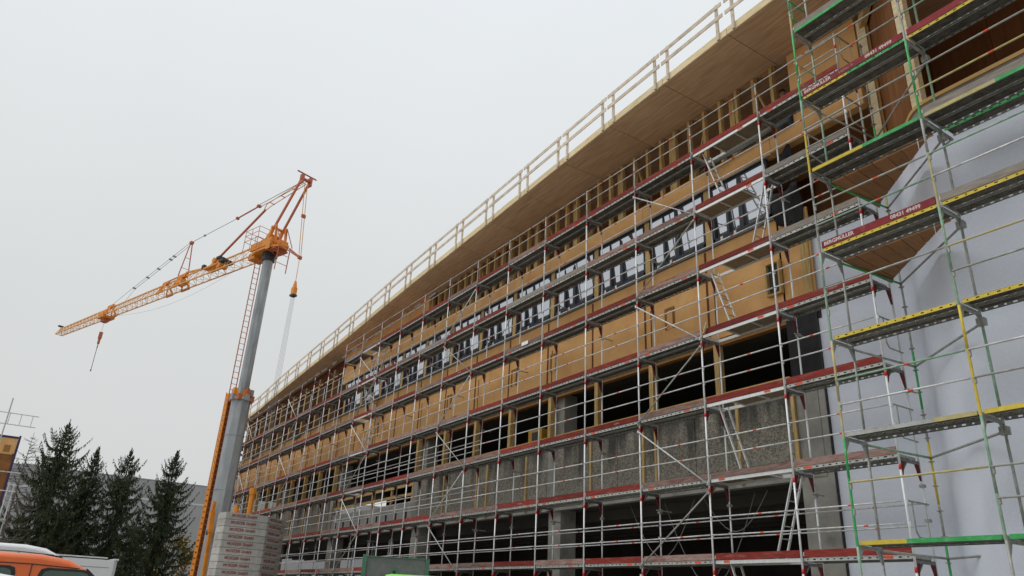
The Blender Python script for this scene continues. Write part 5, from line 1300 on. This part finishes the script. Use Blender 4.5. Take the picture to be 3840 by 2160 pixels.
# ------------------------------------------------------------------ two workers
def person(loc, rz, pose, label, top_key, leg_key, hair_key):
    t = thing('person', label, 'person', loc, rz)
    J = pose
    E = [('pel', 'spine'), ('spine', 'chest'), ('chest', 'neck'), ('neck', 'head'), ('head', 'crown'),
         ('chest', 'shl'), ('shl', 'ell'), ('ell', 'wrl'), ('wrl', 'hal'), ('chest', 'shr'), ('shr', 'elr'), ('elr', 'wrr'), ('wrr', 'har'),
         ('pel', 'hil'), ('hil', 'knl'), ('knl', 'anl'), ('anl', 'tol'), ('pel', 'hir'), ('hir', 'knr'), ('knr', 'anr'), ('anr', 'tor')]
    rad = {'pel': .14, 'spine': .135, 'chest': .15, 'neck': .058, 'head': .092, 'crown': .075, 'shl': .07, 'shr': .07, 'ell': .047, 'elr': .047, 'wrl': .032, 'wrr': .032, 'hal': .036, 'har': .036, 'hil': .10, 'hir': .10, 'knl': .064, 'knr': .064, 'anl': .045, 'anr': .045, 'tol': .04, 'tor': .04}
    ks = list(J.keys()); me = bpy.data.meshes.new('body'); me.from_pydata([J[k] for k in ks], [(ks.index(a), ks.index(b)) for a, b in E], [])
    o = bpy.data.objects.new('body', me); COL.objects.link(o)
    sk_ = o.modifiers.new('Skin', 'SKIN'); sb_ = o.modifiers.new('Sub', 'SUBSURF'); sb_.levels = 2; sb_.render_levels = 2
    if not me.skin_vertices: me.skin_vertices.new()
    for i, k in enumerate(ks):
        me.skin_vertices[0].data[i].radius = (rad[k], rad[k] * (0.75 if k in ('chest', 'spine', 'pel') else 1)); me.skin_vertices[0].data[i].use_root = (k == 'pel')
    dg = bpy.context.evaluated_depsgraph_get(); dg.update()
    m3 = bpy.data.meshes.new_from_object(o.evaluated_get(dg)); m3.name = 'body'; bpy.data.objects.remove(o)
    m3.materials.clear()
    for k in ('skin', top_key, leg_key, 'rubber'): m3.materials.append(M[k])
    hd = Vector(J['head']); nk = Vector(J['neck'])
    for p in m3.polygons:
        c_ = p.center; p.use_smooth = True
        near = min(ks, key=lambda k: (Vector(J[k]) - c_).length)
        p.material_index = 0 if near in ('head', 'crown', 'wrl', 'wrr', 'hal', 'har') else 2 if near in ('pel', 'hil', 'hir', 'knl', 'knr') else 3 if near in ('anl', 'anr', 'tol', 'tor') else 1
        if near in ('anl', 'anr') and c_.z > J['anl'][2] + 0.07: p.material_index = 2
        if near == 'neck' and c_.z > nk.z + 0.01: p.material_index = 0
    obj('body', m3, t)
    # face, hair, fingers
    cr = Vector(J['crown']); up = (cr - hd).normalized()
    f = Vector((1, 0, 0)); f = (f - up * f.dot(up)).normalized(); s = up.cross(f)
    h_ = MB().mat(hair_key); h_.smooth = True; V = []; F = []
    n, mrow = 12, 5
    for j in range(mrow + 1):
        ph = R(92) * j / mrow
        for i in range(n):
            th_ = 2 * math.pi * i / n
            rr = 0.108 * (1.0 if math.cos(th_) < 0.4 else 0.96)
            V.append(hd.lerp(cr, 0.45) + up * math.cos(ph) * 0.12 + (f * math.cos(th_) + s * math.sin(th_)) * math.sin(ph) * rr - f * 0.012)
    for j in range(mrow):
        for i in range(n): F.append((j * n + i, j * n + (i + 1) % n, (j + 1) * n + (i + 1) % n, (j + 1) * n + i))
    h_.add(V, F); h_.build('hair', t)
    fb = MB().mat('skin'); fb.tube(hd + f * 0.085 + up * 0.0, hd + f * 0.115 - up * 0.015, 0.014, 6, 0.018)
    for sg in (-1, 1): fb.tube(hd + s * sg * 0.088 - up * 0.015, hd + s * sg * 0.10 + up * 0.02, 0.018, 6)
    fb.build('nose_and_ears', t)
    eb = MB().mat('hair')
    for sg in (-1, 1): eb.tube(hd + f * 0.078 + s * sg * 0.032 + up * 0.022, hd + f * 0.092 + s * sg * 0.032 + up * 0.022, 0.011, 6)
    eb.build('eyes', t); MB().mat('red_dark').beam(hd + f * 0.086 - s * 0.022 - up * 0.045, hd + f * 0.086 + s * 0.022 - up * 0.045, 0.012, 0.008).build('mouth', t)
    for ha, wr in (('hal', 'wrl'), ('har', 'wrr')):
        hv_ = Vector(J[ha]); d = (hv_ - Vector(J[wr])).normalized(); sd_ = d.orthogonal().normalized(); fg = MB().mat('skin')
        for q, ln in enumerate((0.07, 0.08, 0.075, 0.06)):
            b0 = hv_ + d * 0.02 + sd_ * (q - 1.5) * 0.019; b1 = b0 + d * ln * .55 ; b2 = b1 + d * ln * .4 + d.cross(sd_) * 0.02
            fg.tube(b0, b1, 0.009, 6).tube(b1, b2, 0.008, 6, 0.006)
        b0 = hv_ - d * 0.02 + sd_ * 0.035; fg.tube(b0, b0 + sd_ * 0.03 + d * 0.03, 0.010, 6).tube(b0 + sd_ * 0.03 + d * 0.03, b0 + sd_ * 0.035 + d * 0.06, 0.009, 6, 0.007)
        fg.build('fingers', t)
    return t
stand = dict(pel=(0, 0, .95), spine=(0.02, 0, 1.12), chest=(0.04, 0, 1.33), neck=(0.05, 0, 1.50), head=(0.08, 0, 1.62), crown=(0.09, 0, 1.71),
             shl=(0.04, .19, 1.41), ell=(0.10, .24, 1.15), wrl=(0.30, .20, 1.02), hal=(0.38, .18, 1.0), shr=(0.04, -.19, 1.41), elr=(0.12, -.25, 1.17), wrr=(0.33, -.19, 1.10), har=(0.41, -.16, 1.10),
             hil=(0, .10, .90), knl=(0.03, .12, .49), anl=(-.02, .12, .085), tol=(.15, .13, .05), hir=(0, -.10, .90), knr=(0.04, -.12, .49), anr=(0.0, -.12, .085), tor=(.17, -.13, .05))
lean = dict(pel=(0, 0, .90), spine=(0.06, 0, 1.06), chest=(0.16, 0, 1.24), neck=(0.25, 0, 1.37), head=(0.32, 0, 1.47), crown=(0.36, 0, 1.55),
            shl=(0.17, .19, 1.31), ell=(0.32, .25, 1.10), wrl=(0.48, .18, .98), hal=(0.55, .16, .96), shr=(0.17, -.19, 1.31), elr=(0.34, -.25, 1.12), wrr=(0.50, -.17, 1.02), har=(0.57, -.15, 1.01),
            hil=(0, .10, .85), knl=(0.10, .12, .47), anl=(-.02, .12, .085), tol=(.15, .13, .05), hir=(0, -.10, .85), knr=(0.14, -.12, .47), anr=(0.02, -.12, .085), tor=(.19, -.13, .05))
person((-11.55, 16.93, 15.045), R(-70), stand, 'person in grey top and blue jeans standing between the attic studs', 'shirt', 'jeans', 'hair')
person((-39.2, 15.62, lz(4) + 0.005), R(75), lean, 'person in light top and dark trousers bending towards the far windows on the scaffold', 'board_grey' if False else 'sheet', 'black_cloth', 'hair')
